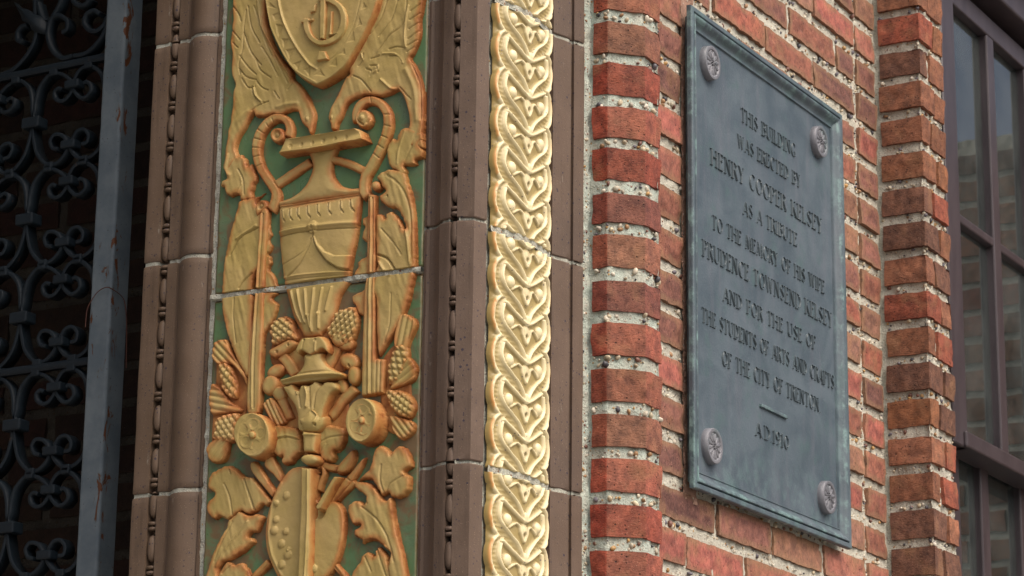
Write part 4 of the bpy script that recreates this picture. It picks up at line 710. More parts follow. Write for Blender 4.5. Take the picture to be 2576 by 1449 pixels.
relief('bell_flower', 'lo', C2_(890,985, 950,965, 990,955, 1030,1000, 1055,1015, 1085,962, 1150,970, 1195,950, 1230,925, 1285,965, 1330,930, 1435,940, 1450,1010, 1385,1070, 1345,1170, 1320,1260, 1300,1340, 1240,1440, 1060,1440, 1042,1270, 1010,1180, 940,1085), 34, 18, 20, [('l', C2_(1130,970, 1165,1070, 1150,1190), 17, 3.8), ('l', C2_(1180,1000, 1185,1200), 12, -2.4), ('l', C2_(985,960, 1040,1010, 1060,1060), 16, 3), ('l', C2_(1290,965, 1240,1060, 1220,1200), 13, -2), ('l', C2_(1060,1020, 1090,1200), 12, -2)])
relief('bud', 'lo', C2_(1045,1290, 1095,1270, 1160,1200, 1230,1220, 1270,1270, 1318,1270, 1310,1360, 1250,1440, 1170,1460, 1090,1440, 1045,1370), 41, 22, 24, [('l', C2_(1180,1210, 1245,1270, 1225,1350), 17, 3.6), ('b', 1228,2898+1370, 14, 18, 0, -4), ('b', 1090,2898+1370, 9, 12, 0, -3)])
# --- rosette discs
def disc(cx, cy, rx, ry, H, a=0):
    D = relief('rosette_disc', 'lo', ellipse(cx, cy, rx, ry, a), H, H - 3, 4, [('b', cx, cy, rx * 0.86, ry * 0.86, a, -3.0)])
    for q in range(5):
        th = math.radians(-90 + 72 * q + 12); px, py = cx + 0.45 * rx * math.cos(th), cy + 0.45 * ry * math.sin(th)
        relief('petal', 'lo', ellipse(px, py, rx * 0.42, ry * 0.38, math.degrees(th)), 4.0, 2.2, 4, [('b', px, py, rx * .25, ry * .2, 0, -1.5)], parent=D, ground=H * 0.85 - 5.5)
    relief('knob', 'lo', ellipse(cx - 4, cy, rx * .2, ry * .19), 8, 3, 6, parent=D, ground=H * 0.85 - 5)
disc(597, 4372, 192, 236, 42, -8); disc(1697, 4225, 168, 236, 46, 8)
# --- pine cones and needles
def tuft(k, pts, a, b, n, H=20): relief('needle_tuft', 'lo', pairs(pts, k), H, H * 0.5, 9, [('f', pairs(a, k)[0], pairs(b, k)[0], n, 2.6)])
tuft(2, (215,545, 290,510, 345,520, 400,640, 545,860, 545,980, 430,800, 330,770, 250,775, 190,690), (190,720), (360,500), 5)
tuft(2, (200,955, 290,1010, 400,1150, 500,1210, 480,1260, 300,1270, 190,1275, 160,1090), (160,1270), (240,960), 5)
tuft(3, (375,55, 360,200, 320,290, 240,315, 175,295, 135,190, 170,110, 280,40), (140,120), (340,300), 4)
tuft(2, (705,1175, 790,1095, 870,1180, 960,1345, 850,1400, 760,1300), (700,1250), (860,1130), 5)
tuft(2, (2100,255, 2235,300, 2255,380, 2195,520, 2150,640, 2040,620, 2030,480), (2040,400), (2250,420), 4)
tuft(2, (2155,690, 2215,720, 2258,805, 2225,930, 2090,1000, 1980,1020, 2050,860), (2100,700), (2230,950), 5)
tuft(2, (1985,1285, 2080,1290, 2230,1350, 2225,1450, 2110,1530, 2020,1450), (2240,1340), (2060,1520), 5)
def cone(pts, a, w=70): relief('pine_cone', 'lo', C2_(*pts), 28, 14, 22, [('x', w, 5.0, a)])
cone((260,745, 330,735, 400,800, 440,900, 452,1010, 440,1110, 375,1115, 300,1050, 255,930, 242,820), 12)
cone((200,1420, 230,1310, 330,1255, 450,1240, 470,1270, 430,1400, 420,1530, 340,1560, 180,1520), 5, 64)
cone((2080,545, 2150,560, 2168,680, 2130,810, 2060,930, 1965,985, 1945,900, 1955,760, 2005,620), 45, 74)
cone((1935,1015, 2040,1010, 2150,1040, 2220,1120, 2232,1210, 2180,1310, 2060,1290, 1985,1200, 1940,1110), 20, 62)
# --- stem with leaves, palette, brushes
relief('leaf', 'lo', A(830,4270, 1050,4300, 1098,4440, 1100,4545, 1062,4575, 1020,4615, 985,4660, 905,4675, 890,4630, 905,4590, 860,4600, 800,4550, 790,4500, 800,4380), 31, 20, 12, [('l', A(840,4420, 960,4400, 1080,4430), 13, -1.4), ('l', A(830,4400, 960,4380, 1080,4410), 13, 1)])
relief('leaf', 'lo', A(1250,4350, 1330,4265, 1450,4280, 1522,4310, 1530,4420, 1480,4515, 1420,4540, 1430,4600, 1390,4648, 1292,4630, 1268,4570, 1245,4540), 29, 18, 12, [('l', A(1260,4460, 1380,4400, 1520,4380), 13, -1.4), ('l', A(1290,4560, 1340,4470), 11, 1.2)])
relief('stem', 'lo', A(1092,4320, 1255,4340, 1235,4560, 1105,4560), 38, 26, 14, [('l', A(1095,4372, 1250,4372), 12, 2)], smooth=False); relief('knob', 'lo', ellipse(1165, 4617, 98, 68), 42, 28, 12)
brush = lambda *p, **k: relief('brush', 'lo', p[0], k.get('H', 24), k.get('H', 24) * 0.6, 7, p[1] if len(p) > 1 else [], smooth=False)
relief('scroll_tool', 'lo', D3_(570,320, 590,288, 630,290, 690,370, 760,480, 835,590, 800,660, 780,650, 690,540, 610,440, 575,380), 25, 15, 10); relief('palette_knife', 'lo', D3_(770,175, 835,290, 905,440, 880,520, 800,430, 715,350, 722,270), 22, 12, 10)
pal = relief('palette', 'lo', D3_(1090,335, 1000,355, 930,420, 860,520, 795,670, 745,840, 728,1040, 742,1200, 790,1340, 860,1480, 980,1640, 1100,1700, 1200,1690, 1330,1500, 1410,1380, 1470,1255, 1515,1070, 1530,900, 1510,770, 1450,695, 1370,690, 1280,700, 1250,640, 1245,520, 1240,400, 1200,340), 30, 24, 6, [('l', D3_(900,520, 800,760, 775,1050, 810,1250, 900,1440), 22, 1.6)] + [('b', x, 4347 + y, rr, rr * 1.05, 0, 4.2) for x, y, rr in ((950,640,40), (850,715,30), (845,880,36), (830,990,44), (945,1000,36), (900,1125,42), (965,1235,44), (975,1180,22), (905,1335,42), (1225,1375,40), (1212,968,16), (1450,900,0.1))] + [('b', 1275, 4347+800, 80, 78, 0, -7)])
relief('handle_rod', 'lo', D3_(1082,340, 1205,350, 1200,700, 1190,1100, 1172,1600, 1040,1600, 1060,1100, 1078,700), 39, 30, 9, [('l', D3_(1165,380, 1160,900, 1130,1500), 12, 2)], smooth=False)
brush(D3_(1225,760, 1420,430, 1490,440, 1380,640, 1310,780, 1260,800), H=38); relief('brush', 'lo', D3_(1440,390, 1460,330, 1520,250, 1612,165, 1632,250, 1600,330, 1560,400, 1500,430, 1450,425), 30, 18, 10, [('l', D3_(1450,400, 1540,420), 10, -1.6)])
relief('brush', 'lo', D3_(1340,720, 1500,490, 1600,385, 1660,310, 1735,238, 1700,350, 1640,450, 1560,560, 1450,690, 1380,760), 26, 16, 8, [('l', D3_(1530,440, 1600,500), 9, -1.4)])
relief('brush', 'lo', stroke(D3_(1440,680, 1540,580, 1640,490), 70), 19, 12, 8, smooth=False); relief('stem', 'lo', stroke(D3_(1240,360, 1300,350, 1320,420, 1285,520, 1270,600), 55), 22, 14, 7, smooth=False); relief('stem', 'lo', stroke(D3_(1290,310, 1370,350, 1460,370), 90), 20, 12, 9, smooth=False)
# --- lower acanthus leaves
relief('leaf', 'lo', D3_(400,340, 330,330, 245,368, 185,410, 152,480, 150,565, 212,615, 205,645, 150,690, 128,770, 165,850, 220,880, 275,850, 345,885, 400,855, 480,800, 560,830, 650,780, 690,730, 745,745, 790,690, 700,570, 600,455, 515,435), 24, 13, 14, [('l', D3_(320,520, 375,660, 400,840), 12, -1.8), ('l', D3_(515,470, 560,600, 620,780), 13, -2.6), ('l', D3_(370,380, 385,420), 10, -3)])
relief('leaf', 'lo', D3_(345,885, 330,960, 255,1100, 185,1250, 135,1400, 80,1640, 240,1640, 255,1390, 300,1310, 380,1280, 510,1205, 560,1155, 612,1105, 600,1062, 558,1050, 580,1010, 650,1000, 682,930, 705,880, 712,845, 640,815, 560,830, 470,790, 400,840), 25, 14, 15, [('l', D3_(560,900, 440,1050, 320,1200, 240,1350), 14, 1.8), ('l', D3_(400,900, 300,1100, 220,1300), 12, -1.3)])
relief('leaf', 'lo', D3_(245,1450, 290,1370, 350,1295, 420,1330, 450,1320, 500,1310, 545,1360, 575,1400, 600,1640, 240,1640), 18, 10, 10, [('l', D3_(300,1420, 400,1330), 10, -1.4)])
relief('stem', 'lo', stroke(D3_(560,1520, 660,1410, 770,1300), 80), 20, 12, 9, [('l', D3_(600,1500, 760,1330), 9, -1.6)], smooth=False)
relief('leaf', 'lo', D3_(1812,215, 1845,150, 1900,125, 1975,180, 1992,205, 2060,135, 2120,140, 2165,190, 2195,270, 2205,340, 2130,395, 2185,440, 2188,500, 2180,570, 2130,635, 2060,665, 1990,650, 1960,610, 1900,640, 1850,560, 1790,480, 1700,480, 1640,500, 1700,430, 1762,375, 1790,320), 27, 14, 14, [('l', D3_(1900,330, 1890,480, 1930,620), 14, -1.6), ('l', D3_(1730,500, 1830,560, 1900,680), 18, 3.4), ('l', D3_(2120,440, 1990,520, 1950,600), 12, -1.6), ('l', D3_(1985,200, 1990,240), 10, -3)])
relief('leaf', 'lo', D3_(1640,490, 1760,500, 1850,570, 1920,680, 2000,655, 2035,900, 2082,1100, 2122,1260, 2170,1640, 2000,1640, 1985,1500, 1960,1370, 1985,1230, 1950,1180, 1850,1098, 1765,1092, 1692,1122, 1690,1080, 1625,1050, 1618,985, 1680,935, 1605,930, 1560,840, 1555,745, 1600,695, 1660,680, 1722,715, 1725,640, 1625,560), 27, 14, 15, [('l', D3_(1700,750, 1850,870, 1960,1050, 2030,1300), 14, -1.8), ('l', D3_(1720,650, 1760,720), 10, -1.6), ('l', D3_(1850,1100, 1940,1160, 1985,1240), 16, 2.6)])
relief('leaf', 'lo', D3_(1555,1640, 1600,1410, 1680,1300, 1700,1240, 1760,1200, 1830,1235, 1835,1190, 1880,1150, 1955,1240, 1970,1320, 2000,1420, 2020,1640), 22, 12, 12, [('l', D3_(1860,1180, 1900,1300, 1950,1450), 13, -1.6), ('l', D3_(1740,1260, 1800,1400), 12, -1.4)])
relief('stem', 'lo', stroke(D3_(1400,1310, 1480,1400, 1570,1500), 75), 20, 12, 9, [('l', D3_(1420,1340, 1540,1490), 9, -1.6)], smooth=False)
#@ENDM
#@REST
# ------------------------------------------------------------------ bronze plaque
PT = 0.026; PYF = WY - PT                      # face plane of the plaque border
pl = (onY(1745, 600, PYF), onY(2131, 800, PYF)); xa, xb = onY(1744, 600, PYF)[0], onY(2131, 800, PYF)[0]
za, zb_ = onY(1742, 1224, PYF)[2], onY(1742, 12, PYF)[2]
plq = thing('bronze_plaque', ((xa + xb) / 2, WY, za), 'weathered blue-grey bronze plaque with raised lettering on the brick wall', 'plaque')
prof = [(0.016, -PT + 0.004), (0.013, -0.0120), (0.001, -0.0115), (0, -0.0105), (0, -0.0035), (0.0008, -0.0012), (0.0022, 0), (0.0095, 0), (0.0105, -0.001), (0.011, -0.006), (0.0128, -0.006), (0.0135, -0.001), (0.0145, 0.0005)] + [(0.0145 + 0.0195 * q, 0.0005 - 0.0125 * (q - math.sin(2 * math.pi * q) / 7.5)) for q in np.linspace(0.06, 1, 14)] + [(0.0352, -0.0105), (0.037, -0.0105), (0.0378, -0.0125), (0.0385, -0.0145)]
V, Fq, tl = [], [], []
nu, nv = 60, 80
def ring(d, h):
    x0, x1, z0, z1 = xa + d, xb - d, za + d, zb_ - d; r_ = []
    for i in range(nu): r_.append((x0 + (x1 - x0) * i / nu, PYF - h, z0))
    for i in range(nv): r_.append((x1, PYF - h, z0 + (z1 - z0) * i / nv))
    for i in range(nu): r_.append((x1 - (x1 - x0) * i / nu, PYF - h, z1))
    for i in range(nv): r_.append((x0, PYF - h, z1 - (z1 - z0) * i / nv))
    return r_
for k, (d, h) in enumerate(prof): V += ring(d, h); tl += [1.0 if (d < 0.001 or 0.013 < d < 0.024) else 0.35] * (2 * (nu + nv))
nr_ = 2 * (nu + nv)
for k in range(len(prof) - 1):
    for i in range(nr_): j = (i + 1) % nr_; Fq.append((k * nr_ + i, k * nr_ + j, (k + 1) * nr_ + j, (k + 1) * nr_ + i))
o = mk('border', V, np.array(Fq), M['bronze2'], plq, {'teal': tl}, smooth=False)
FD = 0.0385; FH = -0.0145; PF = PYF - FH       # field plane
X_, Z_ = np.meshgrid(np.linspace(xa + FD - 0.0005, xb - FD + 0.0005, 150), np.linspace(za + FD - 0.0005, zb_ - FD + 0.0005, 190))
hf = fbm(np.stack([X_, 0 * X_, Z_], -1), 14, 3, 3) * 0.0005
mk('field', np.stack([X_, PF - hf, Z_], -1), gridF(*X_.shape), M['bronze'], plq, {'teal': np.clip(1 - (Z_ - za - FD) / 0.12, 0.1, 1).ravel()})
# lettering : stroked roman capitals  (thick stems, thin hairlines, small serifs)
def arc(cx, cy, rx, ry, a0, a1, n=12): return [(cx + rx * math.cos(math.radians(q)), cy + ry * math.sin(math.radians(q))) for q in np.linspace(a0, a1, n)]
K, N_, SF = 0.09, 0.052, 0.036
def ser(x, y, w=0.11): return (SF, [(x - w, y), (x + w, y)])
def stem(x): return [(K, [(x, 0.02), (x, 0.98)]), ser(x, 0.02), ser(x, 0.98)]
GL = {
 'A': (0.62, [(N_, [(0.07, 0.02), (0.31, 0.98)]), (K, [(0.31, 0.96), (0.55, 0.02)]), (N_, [(0.15, 0.30), (0.46, 0.30)]), ser(0.07, .02, .08), ser(.55, .02, .09)]),
 'B': (0.50, stem(0.1) + [(N_, [(0.1, 0.98), (0.25, 0.98)] + arc(.25, .775, .16, .205, 90, -90) + [(0.1, 0.57)]), (K, arc(.25, .775, .15, .17, 50, -50, 6)), (N_, [(.1, .57), (.27, .57)] + arc(.27, .295, .19, .275, 90, -90) + [(.1, .02)]), (K, arc(.27, .295, .175, .22, 50, -50, 6))]),
 'C': (0.58, [(N_, arc(.33, .5, .27, .48, 48, 312, 20)), (K, arc(.33, .5, .255, .43, 130, 230, 9)), (SF, [(.51, .86), (.51, .72)])]),
 'D': (0.60, stem(0.1) + [(N_, [(.1, .98), (.22, .98)] + arc(.22, .5, .31, .48, 90, -90, 18) + [(.1, .02)]), (K, arc(.22, .5, .295, .42, 50, -50, 9))]),
 'E': (0.46, stem(0.1) + [(N_, [(.1, .98), (.4, .98), (.405, .84)]), (N_, [(.1, .60), (.32, .60), (.32, .68)]), (N_, [(.32, .6), (.32, .52)]), (N_, [(.1, .02), (.41, .02), (.425, .17)])]),
 'F': (0.44, stem(0.1) + [(N_, [(.1, .98), (.4, .98), (.405, .84)]), (N_, [(.1, .56), (.31, .56), (.31, .64)]), (N_, [(.31, .56), (.31, .48)])]),
 'G': (0.60, [(N_, arc(.33, .5, .27, .48, 48, 300, 20)), (K, arc(.33, .5, .255, .43, 130, 230, 9)), (SF, [(.51, .86), (.51, .72)]), (K, [(.50, .08), (.50, .40)]), ser(.50, .42, .08)]),
 'H': (0.64, stem(0.1) + stem(0.53) + [(N_, [(.1, .56), (.53, .56)])]),
 'I': (0.21, stem(0.1)),
 'K': (0.57, stem(0.1) + [(N_, [(.11, .46), (.46, .97)]), (K, [(.2, .58), (.5, .03)]), ser(.46, .98, .08), ser(.51, .02, .09)]),
 'L': (0.44, stem(0.1) + [(N_, [(.1, .02), (.41, .02), (.425, .18)])]),
 'M': (0.76, [(N_, [(.1, .02), (.17, .98)]), (K, [(.17, .96), (.38, .08)]), (N_, [(.38, .08), (.59, .98)]), (K, [(.59, .96), (.66, .02)]), ser(.1, .02, .08), ser(.66, .02)]),
 'N': (0.64, [(N_, [(.12, .02), (.12, .98)]), (K, [(.12, .96), (.53, .04)]), (N_, [(.53, .02), (.53, .98)]), ser(.12, .02, .09), ser(.09, .98, .08), ser(.53, .98, .09)]),
 'O': (0.64, [(N_, arc(.32, .5, .27, .48, 0, 360, 26)), (K, arc(.32, .5, .255, .42, 130, 230, 9)), (K, arc(.32, .5, .255, .42, 50, -50, 9))]),
 'P': (0.47, stem(0.1) + [(N_, [(.1, .98), (.25, .98)] + arc(.25, .74, .17, .24, 90, -90) + [(.15, .5)]), (K, arc(.25, .74, .16, .2, 50, -50, 6))]),
 'R': (0.55, stem(0.1) + [(N_, [(.1, .98), (.25, .98)] + arc(.25, .75, .17, .23, 90, -90) + [(.1, .52)]), (K, arc(.25, .75, .16, .19, 50, -50, 6)), (K, [(.25, .52), (.48, .02)]), ser(.49, .02, .07)]),
 'S': (0.46, [(N_, arc(.23, .755, .16, .225, 40, 180, 9) + [(.12, .63), (.31, .44)] + arc(.23, .265, .165, .245, 20, -140, 10)), (K, [(.09, .7), (.16, .58), (.30, .45), (.38, .33)]), (SF, [(.36, .93), (.36, .80)]), (SF, [(.09, .08), (.09, .22)])]),
 'T': (0.54, [(K, [(.27, .02), (.27, .98)]), (N_, [(.03, .84), (.05, .98), (.49, .98), (.51, .84)]), ser(.27, .02)]),
 'U': (0.62, [(K, [(.1, .98), (.1, .28)] + arc(.30, .28, .2, .26, 180, 230, 5)), (N_, arc(.31, .28, .21, .26, 200, 360, 12) + [(.52, .98)]), ser(.1, .98), ser(.52, .98, .09)]),
 'W': (0.84, [(K, [(.08, .98), (.25, .03)]), (N_, [(.25, .03), (.42, .95)]), (K, [(.40, .95), (.57, .03)]), (N_, [(.57, .03), (.76, .98)]), ser(.08, .98, .09), ser(.76, .98, .07), ser(.41, .98, .06)]),
 'Y': (0.56, [(K, [(.07, .98), (.28, .46)]), (N_, [(.28, .46), (.49, .98)]), (K, [(.28, .46), (.28, .02)]), ser(.28, .02), ser(.07, .98, .08), ser(.49, .98, .07)]),
 '1': (0.26, [(K, [(.12, .02), (.12, .98)]), ser(.12, .02), (N_, [(.12, .98), (.03, .86)])]),
 '9': (0.50, [(N_, arc(.24, .7, .19, .28, 0, 360, 22)), (K, arc(.24, .7, .175, .24, 130, 230, 8)), (K, arc(.16, .62, .27, .56, 20, -50, 9)), (N_, arc(.16, .62, .27, .58, -50, -95, 5))]),
 '0': (0.52, [(N_, arc(.26, .5, .21, .48, 0, 360, 24)), (K, arc(.26, .5, .195, .42, 130, 230, 9)), (K, arc(.26, .5, .195, .42, 50, -50, 9))]),
 '.': (0.17, [(0.085, [(.07, .04), (.075, .04)])]), ' ': (0.36, [])}
def text_line(txt, bl, br, top):
    """letters from traced left and right baseline points; top = a cap-height point above bl"""
    p0, p1, pt = onY(*bl, PF), onY(*br, PF), onY(*top, PF)
    capz = pt[2] - p0[2]; wd = sum(GL[c][0] + 0.05 for c in txt) - 0.05; sx = (p1[0] - p0[0]) / wd; base = (p0[2] + p1[2]) / 2
    mb = MB(); x = p0[0]; cell = 0.00075; hgt = 0.0040; word = ''
    for c in txt + ' ':
        adv, st = GL[c]
        if c == ' ' and word: tag(mb.out('word', M['letter'], plq), 'raised word ' + word); mb = MB(); word = ''
        elif c != ' ': word += c
        if st:
            xs = np.arange(x - 0.004, x + adv * sx + 0.004, cell); zs = np.arange(base - 0.004, base + capz + 0.004, cell); Xg, Zg = np.meshgrid(xs, zs); d = np.full(Xg.shape, -9.)
            for wdt, pl_ in st:
                d = np.maximum(d, wdt * 0.5 * capz - seg_d(Xg, Zg, [(x + a * sx, base + b * capz) for a, b in pl_]))
            gz_, gx_ = np.gradient(d, cell); gn = np.hypot(gx_, gz_) + 1e-6
            edge = (d < 0.2 * cell) & (d > -1.5 * cell); Xg = Xg - np.where(edge, d * gx_ / gn, 0); Zg = Zg - np.where(edge, d * gz_ / gn, 0)
            h = np.where(d < 0.2 * cell, -0.0015, hgt * np.clip((d + 0.0003) / 0.0016, 0, 1) ** 0.7)
            Fc = gridF(*Xg.shape); dr = d.ravel(); kp = (dr[Fc] > 0).any(1); Fc = Fc[kp]
            if len(Fc):
                ids = np.unique(Fc); mp = np.zeros(dr.size, np.int64); mp[ids] = np.arange(len(ids)); mb.add(np.stack([Xg, PF - h, Zg], -1).reshape(-1, 3)[ids], mp[Fc], teal=0.55)
        x += (adv + 0.05) * sx
text_line('THIS BUILDING', (1862, 303), (2000, 399), (1862, 268)); text_line('WAS ERECTED BY', (1853, 368), (2012, 476), (1853, 334))
text_line('HENRY COOPER KELSEY', (1786, 411), (2067, 592), (1786, 370)); text_line('AS A TRIBUTE', (1867, 537), (2004, 623), (1867, 502))
text_line('TO THE MEMORY OF HIS WIFE', (1789, 573), (2073, 743), (1789, 537)); text_line('PRUDENCE TOWNSEND KELSEY', (1765, 641), (2092, 829), (1765, 599))
text_line('AND FOR THE USE OF', (1817, 757), (2051, 881), (1817, 721)); text_line('THE STUDENTS OF ARTS AND CRAFTS', (1763, 807), (2097, 983), (1763, 769))
text_line('OF THE CITY OF TRENTON.', (1815, 919), (2063, 1040), (1815, 880)); text_line('A.D.1910', (1899, 1095), (1983, 1133), (1899, 1060))
a_, b_ = onY(1910, 1020, PF), onY(1977, 1050, PF); zc = (a_[2] + b_[2]) / 2
mb = MB(); mb.box((a_[0], PF - 0.005, zc - 0.0032), (b_[0], PF + 0.001, zc + 0.0032)); db = mb.out('dash_bar', M['bronze2'], plq, False); bevel(db, 0.001)
at = db.data.attributes.new('teal', 'FLOAT', 'POINT'); at.data.foreach_set('value', [1.0] * len(db.data.vertices))
for px, py in ((1793, 158), (2067, 356), (1798, 1122), (2087, 1251)):
    c = onY(px, py, PF - 0.012); R = 0.0335; nt_, nrr = 144, 40
    th = np.linspace(0, 2 * math.pi, nt_ + 1); rr = np.linspace(0, 1, nrr); TH, RR = np.meshgrid(th, rr)
    def petals(TH, RR, n, ph, r0, r1):
        q = (TH * n / (2 * math.pi) + ph) % 1.0 - 0.5; wv = np.clip((RR - r0) / (r1 - r0), 0, 1); wd = 0.44 * np.sin(math.pi * np.clip(wv * 0.8 + 0.2, 0, 1)) ** 0.7
        return np.where((np.abs(q) < wd) & (RR < r1) & (RR > r0 * 0.5), 1 - 0.55 * (np.abs(q) / np.maximum(wd, 1e-3)) ** 2 - 0.30 * np.exp(-(q / 0.06) ** 2), 0) 
    h = 0.0102 + 0.0 * TH
    h = h + 0.0032 * petals(TH, RR, 12, 0.0, 0.22, 0.78) * (1 - 0.35 * RR)
    h = np.where(RR > 0.76, 0.0125 + 0.001 * np.sqrt(np.clip(1 - ((RR - 0.88) / 0.12) ** 2, 0, 1)), h)
    h = np.where(RR < 0.25, 0.0085 + 0.0055 * np.sqrt(np.clip(1 - (RR / 0.25) ** 2, 0, 1)) + 0.0022 * np.cos(TH * 8) * (RR > 0.07), h); h = np.where((RR > 0.2) & (RR < 0.25), 0.007, h); h[-1] = 0.003
    Vb = np.stack([c[0] + R * RR * np.cos(TH), PF - h, c[2] + R * RR * np.sin(TH)], -1)
    rim = np.stack([c[0] + R * 1.01 * np.cos(th), np.full(th.shape, PF + 0.001), c[2] + R * 1.01 * np.sin(th)], -1)[None]
    Vb = np.concatenate([Vb, rim]); o = mk('rosette', Vb, gridF(nrr + 1, nt_ + 1), M['boss'], plq, {'teal': np.zeros(Vb.shape[0] * Vb.shape[1])})
# pinkish render strip filling the cut bricks along the plaque's left side
s0, s1 = onY(1717, 600, WY)[0], onY(1737, 600, WY)[0] + 0.02
mp_ = Path([(s0, WY), (s1, WY)]); mb = MB(); mortar(mb, mp_, 0, mp_.L, za - 0.02, zb_ + 0.06, -0.001, 0.0022, 0.003)
t = thing('mortar_strip', (s0, WY, za), 'rough pinkish mortar strip along the left edge of the plaque', 'mortar'); mb.out('render', M['pink'], t)
# ------------------------------------------------------------------ iron gate
GX = PXP + 0.16
gate = thing('iron_gate', (GX, JL[1] + 0.3, 0.0), 'dark grey wrought iron scroll gate with a peeling square post, in the shadowed doorway', 'gate')
gy = lambda px, py: onX(px, py, GX)
yr, yl_ = hit((GX, 0), (0, 1), 280)[1], hit((GX, 0), (0, 1), 228)[1]; xd = hit((GX, yr), (1, 0), 322)[0]
zz = np.linspace(1.6, 4.2, 200); q = 0.003
prof_p = [(xd, yl_), (GX + q, yl_), (GX, yl_ - q), (GX, yr + q), (GX + q, yr), (xd, yr)]
mb = MB(); ax = gy(140 / 2, 600 / 2)[1]; GY1 = 2 * ax - yl_
pp = Path(prof_p); ss = np.unique(np.concatenate([np.linspace(a, b, max(2, int((b - a) / 0.004) + 1)) for a, b in zip(pp.s, pp.s[1:])])); Tg, Zg = np.meshgrid(ss, zz)
xx, yy, _ = pp.at(Tg); wear = np.exp(-(np.abs(Tg - pp.s[4] - 0.008) / 0.016) ** 2) * 1.0 + 0.15
mb.add(pp.surf(Tg, Zg, fbm(np.stack([xx, yy, Zg], -1), 40, 2, 5) * 0.0004), gridF(*Tg.shape), wear=wear.ravel()); mb.out('post', M['iron'], gate)
mb = MB(); mb.add(pp.surf(Tg, Zg, 0 * Tg) + np.array([0, GY1 - yr, 0]), gridF(*Tg.shape), wear=wear.ravel()); mb.out('post', M['iron'], gate)
def flatbar(name, pts2, tk=0.0085, dp=0.022, x0=None, wear=0.0):
    """bar following (y, z) points, tk thick in the plane, dp deep along X, with rounded edges"""
    x0 = GX + 0.012 if x0 is None else x0
    P = np.array(pts2); tg = np.gradient(P, axis=0); tg /= np.linalg.norm(tg, axis=1)[:, None] + 1e-9; nn = np.stack([-tg[:, 1], tg[:, 0]], -1); b = 0.25
    sec = [(-.5, b * .6), (-.5 + b, 0), (.5 - b, 0), (.5, b * .6), (.5, 1), (-.5, 1), (-.5, b * .6)]
    V = np.stack([np.stack([np.full(len(P), x0 + (c * dp if c == 1 else c * tk)), P[:, 0] + nn[:, 0] * a * tk, P[:, 1] + nn[:, 1] * a * tk], -1) for a, c in sec], 1)
    mb_ = MB(); mb_.add(V, gridF(len(P), len(sec)), wear=wear)
    n_ = len(sec)
    for e in (0, len(P) - 1): mb_.add(V[e][:6], np.array([(0, 1, 2, 3), (0, 3, 4, 5)]), wear=wear)
    return mb_.out(name, M['iron'], gate)
gt = lambda l, k=0: [tuple(gy(l[i] / 2, (l[i + 1] + 1449 * k) / 2)[1:]) for i in range(0, len(l), 2)]
for k, (ta, tb, ba, bb) in enumerate((((0, 370), (515, 250), (0, 402), (515, 286)), ((0, 1854), (430, 1784), (0, 1889), (430, 1824)))):
    pa, pb, pc, pd = [gy(a / 2, b / 2) for a, b in (ta, tb, ba, bb)]; zt, zb2 = (pa[2] + pb[2]) / 2, (pc[2] + pd[2]) / 2
    for zc_ in ([(zt + zb2) / 2]): flatbar('crossbar', [(y, zc_) for y in np.linspace(yl_ - 0.002, GY1 + 0.002, 12)], zt - zb2, 0.014, GX + 0.008)
dn = [(140,640, 138,590, 150,540, 155,500, 175,430, 215,375, 250,356, 292,364, 327,390, 345,422, 330,460, 305,490, 275,498, 252,482, 250,452, 270,434, 288,440), (503,440, 490,370, 462,336, 425,318, 386,334, 360,368, 344,412, 352,452, 382,482, 412,474, 434,445, 428,412, 410,400, 398,408)]
up = [(138,600, 140,645, 146,700, 160,760, 190,802, 225,822, 262,810, 292,780, 312,742, 305,690, 278,666, 246,670, 228,702, 240,736, 268,738), (503,600, 496,660, 489,700, 470,742, 440,772, 400,790, 364,780, 340,756, 330,728, 345,680, 365,650, 397,640, 420,666, 414,704, 388,714)]
ax = gy(140 / 2, 600 / 2)[1]                   # mirror line of the pattern
zp = gy(320 / 2, 420 / 2)[2] - gy(298 / 2, 905 / 2)[2]
def cyl(name, y, z, ry, rz, x0, x1):
    th_ = np.linspace(0, 2 * math.pi, 17); mb_ = MB(); V = np.stack([np.stack([np.full(17, x), y + ry * np.cos(th_) * s_, z + rz * np.sin(th_) * s_], -1) for x, s_ in ((x0 + .003, 0.02), (x0, 0.75), (x0 + .002, 1), (x1, 1))]); mb_.add(V, gridF(4, 17), wear=0.0); return mb_.out(name, M['iron'], gate)
def blk(name, y0, y1, z0, z1, x0, x1):
    mb_ = MB(); mb_.box((x0, y0, z0), (x1, y1, z1)); mb_.A = {'wear': [np.zeros(8)]}; return bevel(mb_.out(name, M['iron'], gate, False), 0.003)
zbar = [gy(250 / 2, 335 / 2)[2], gy(215 / 2, 1840 / 2)[2]]
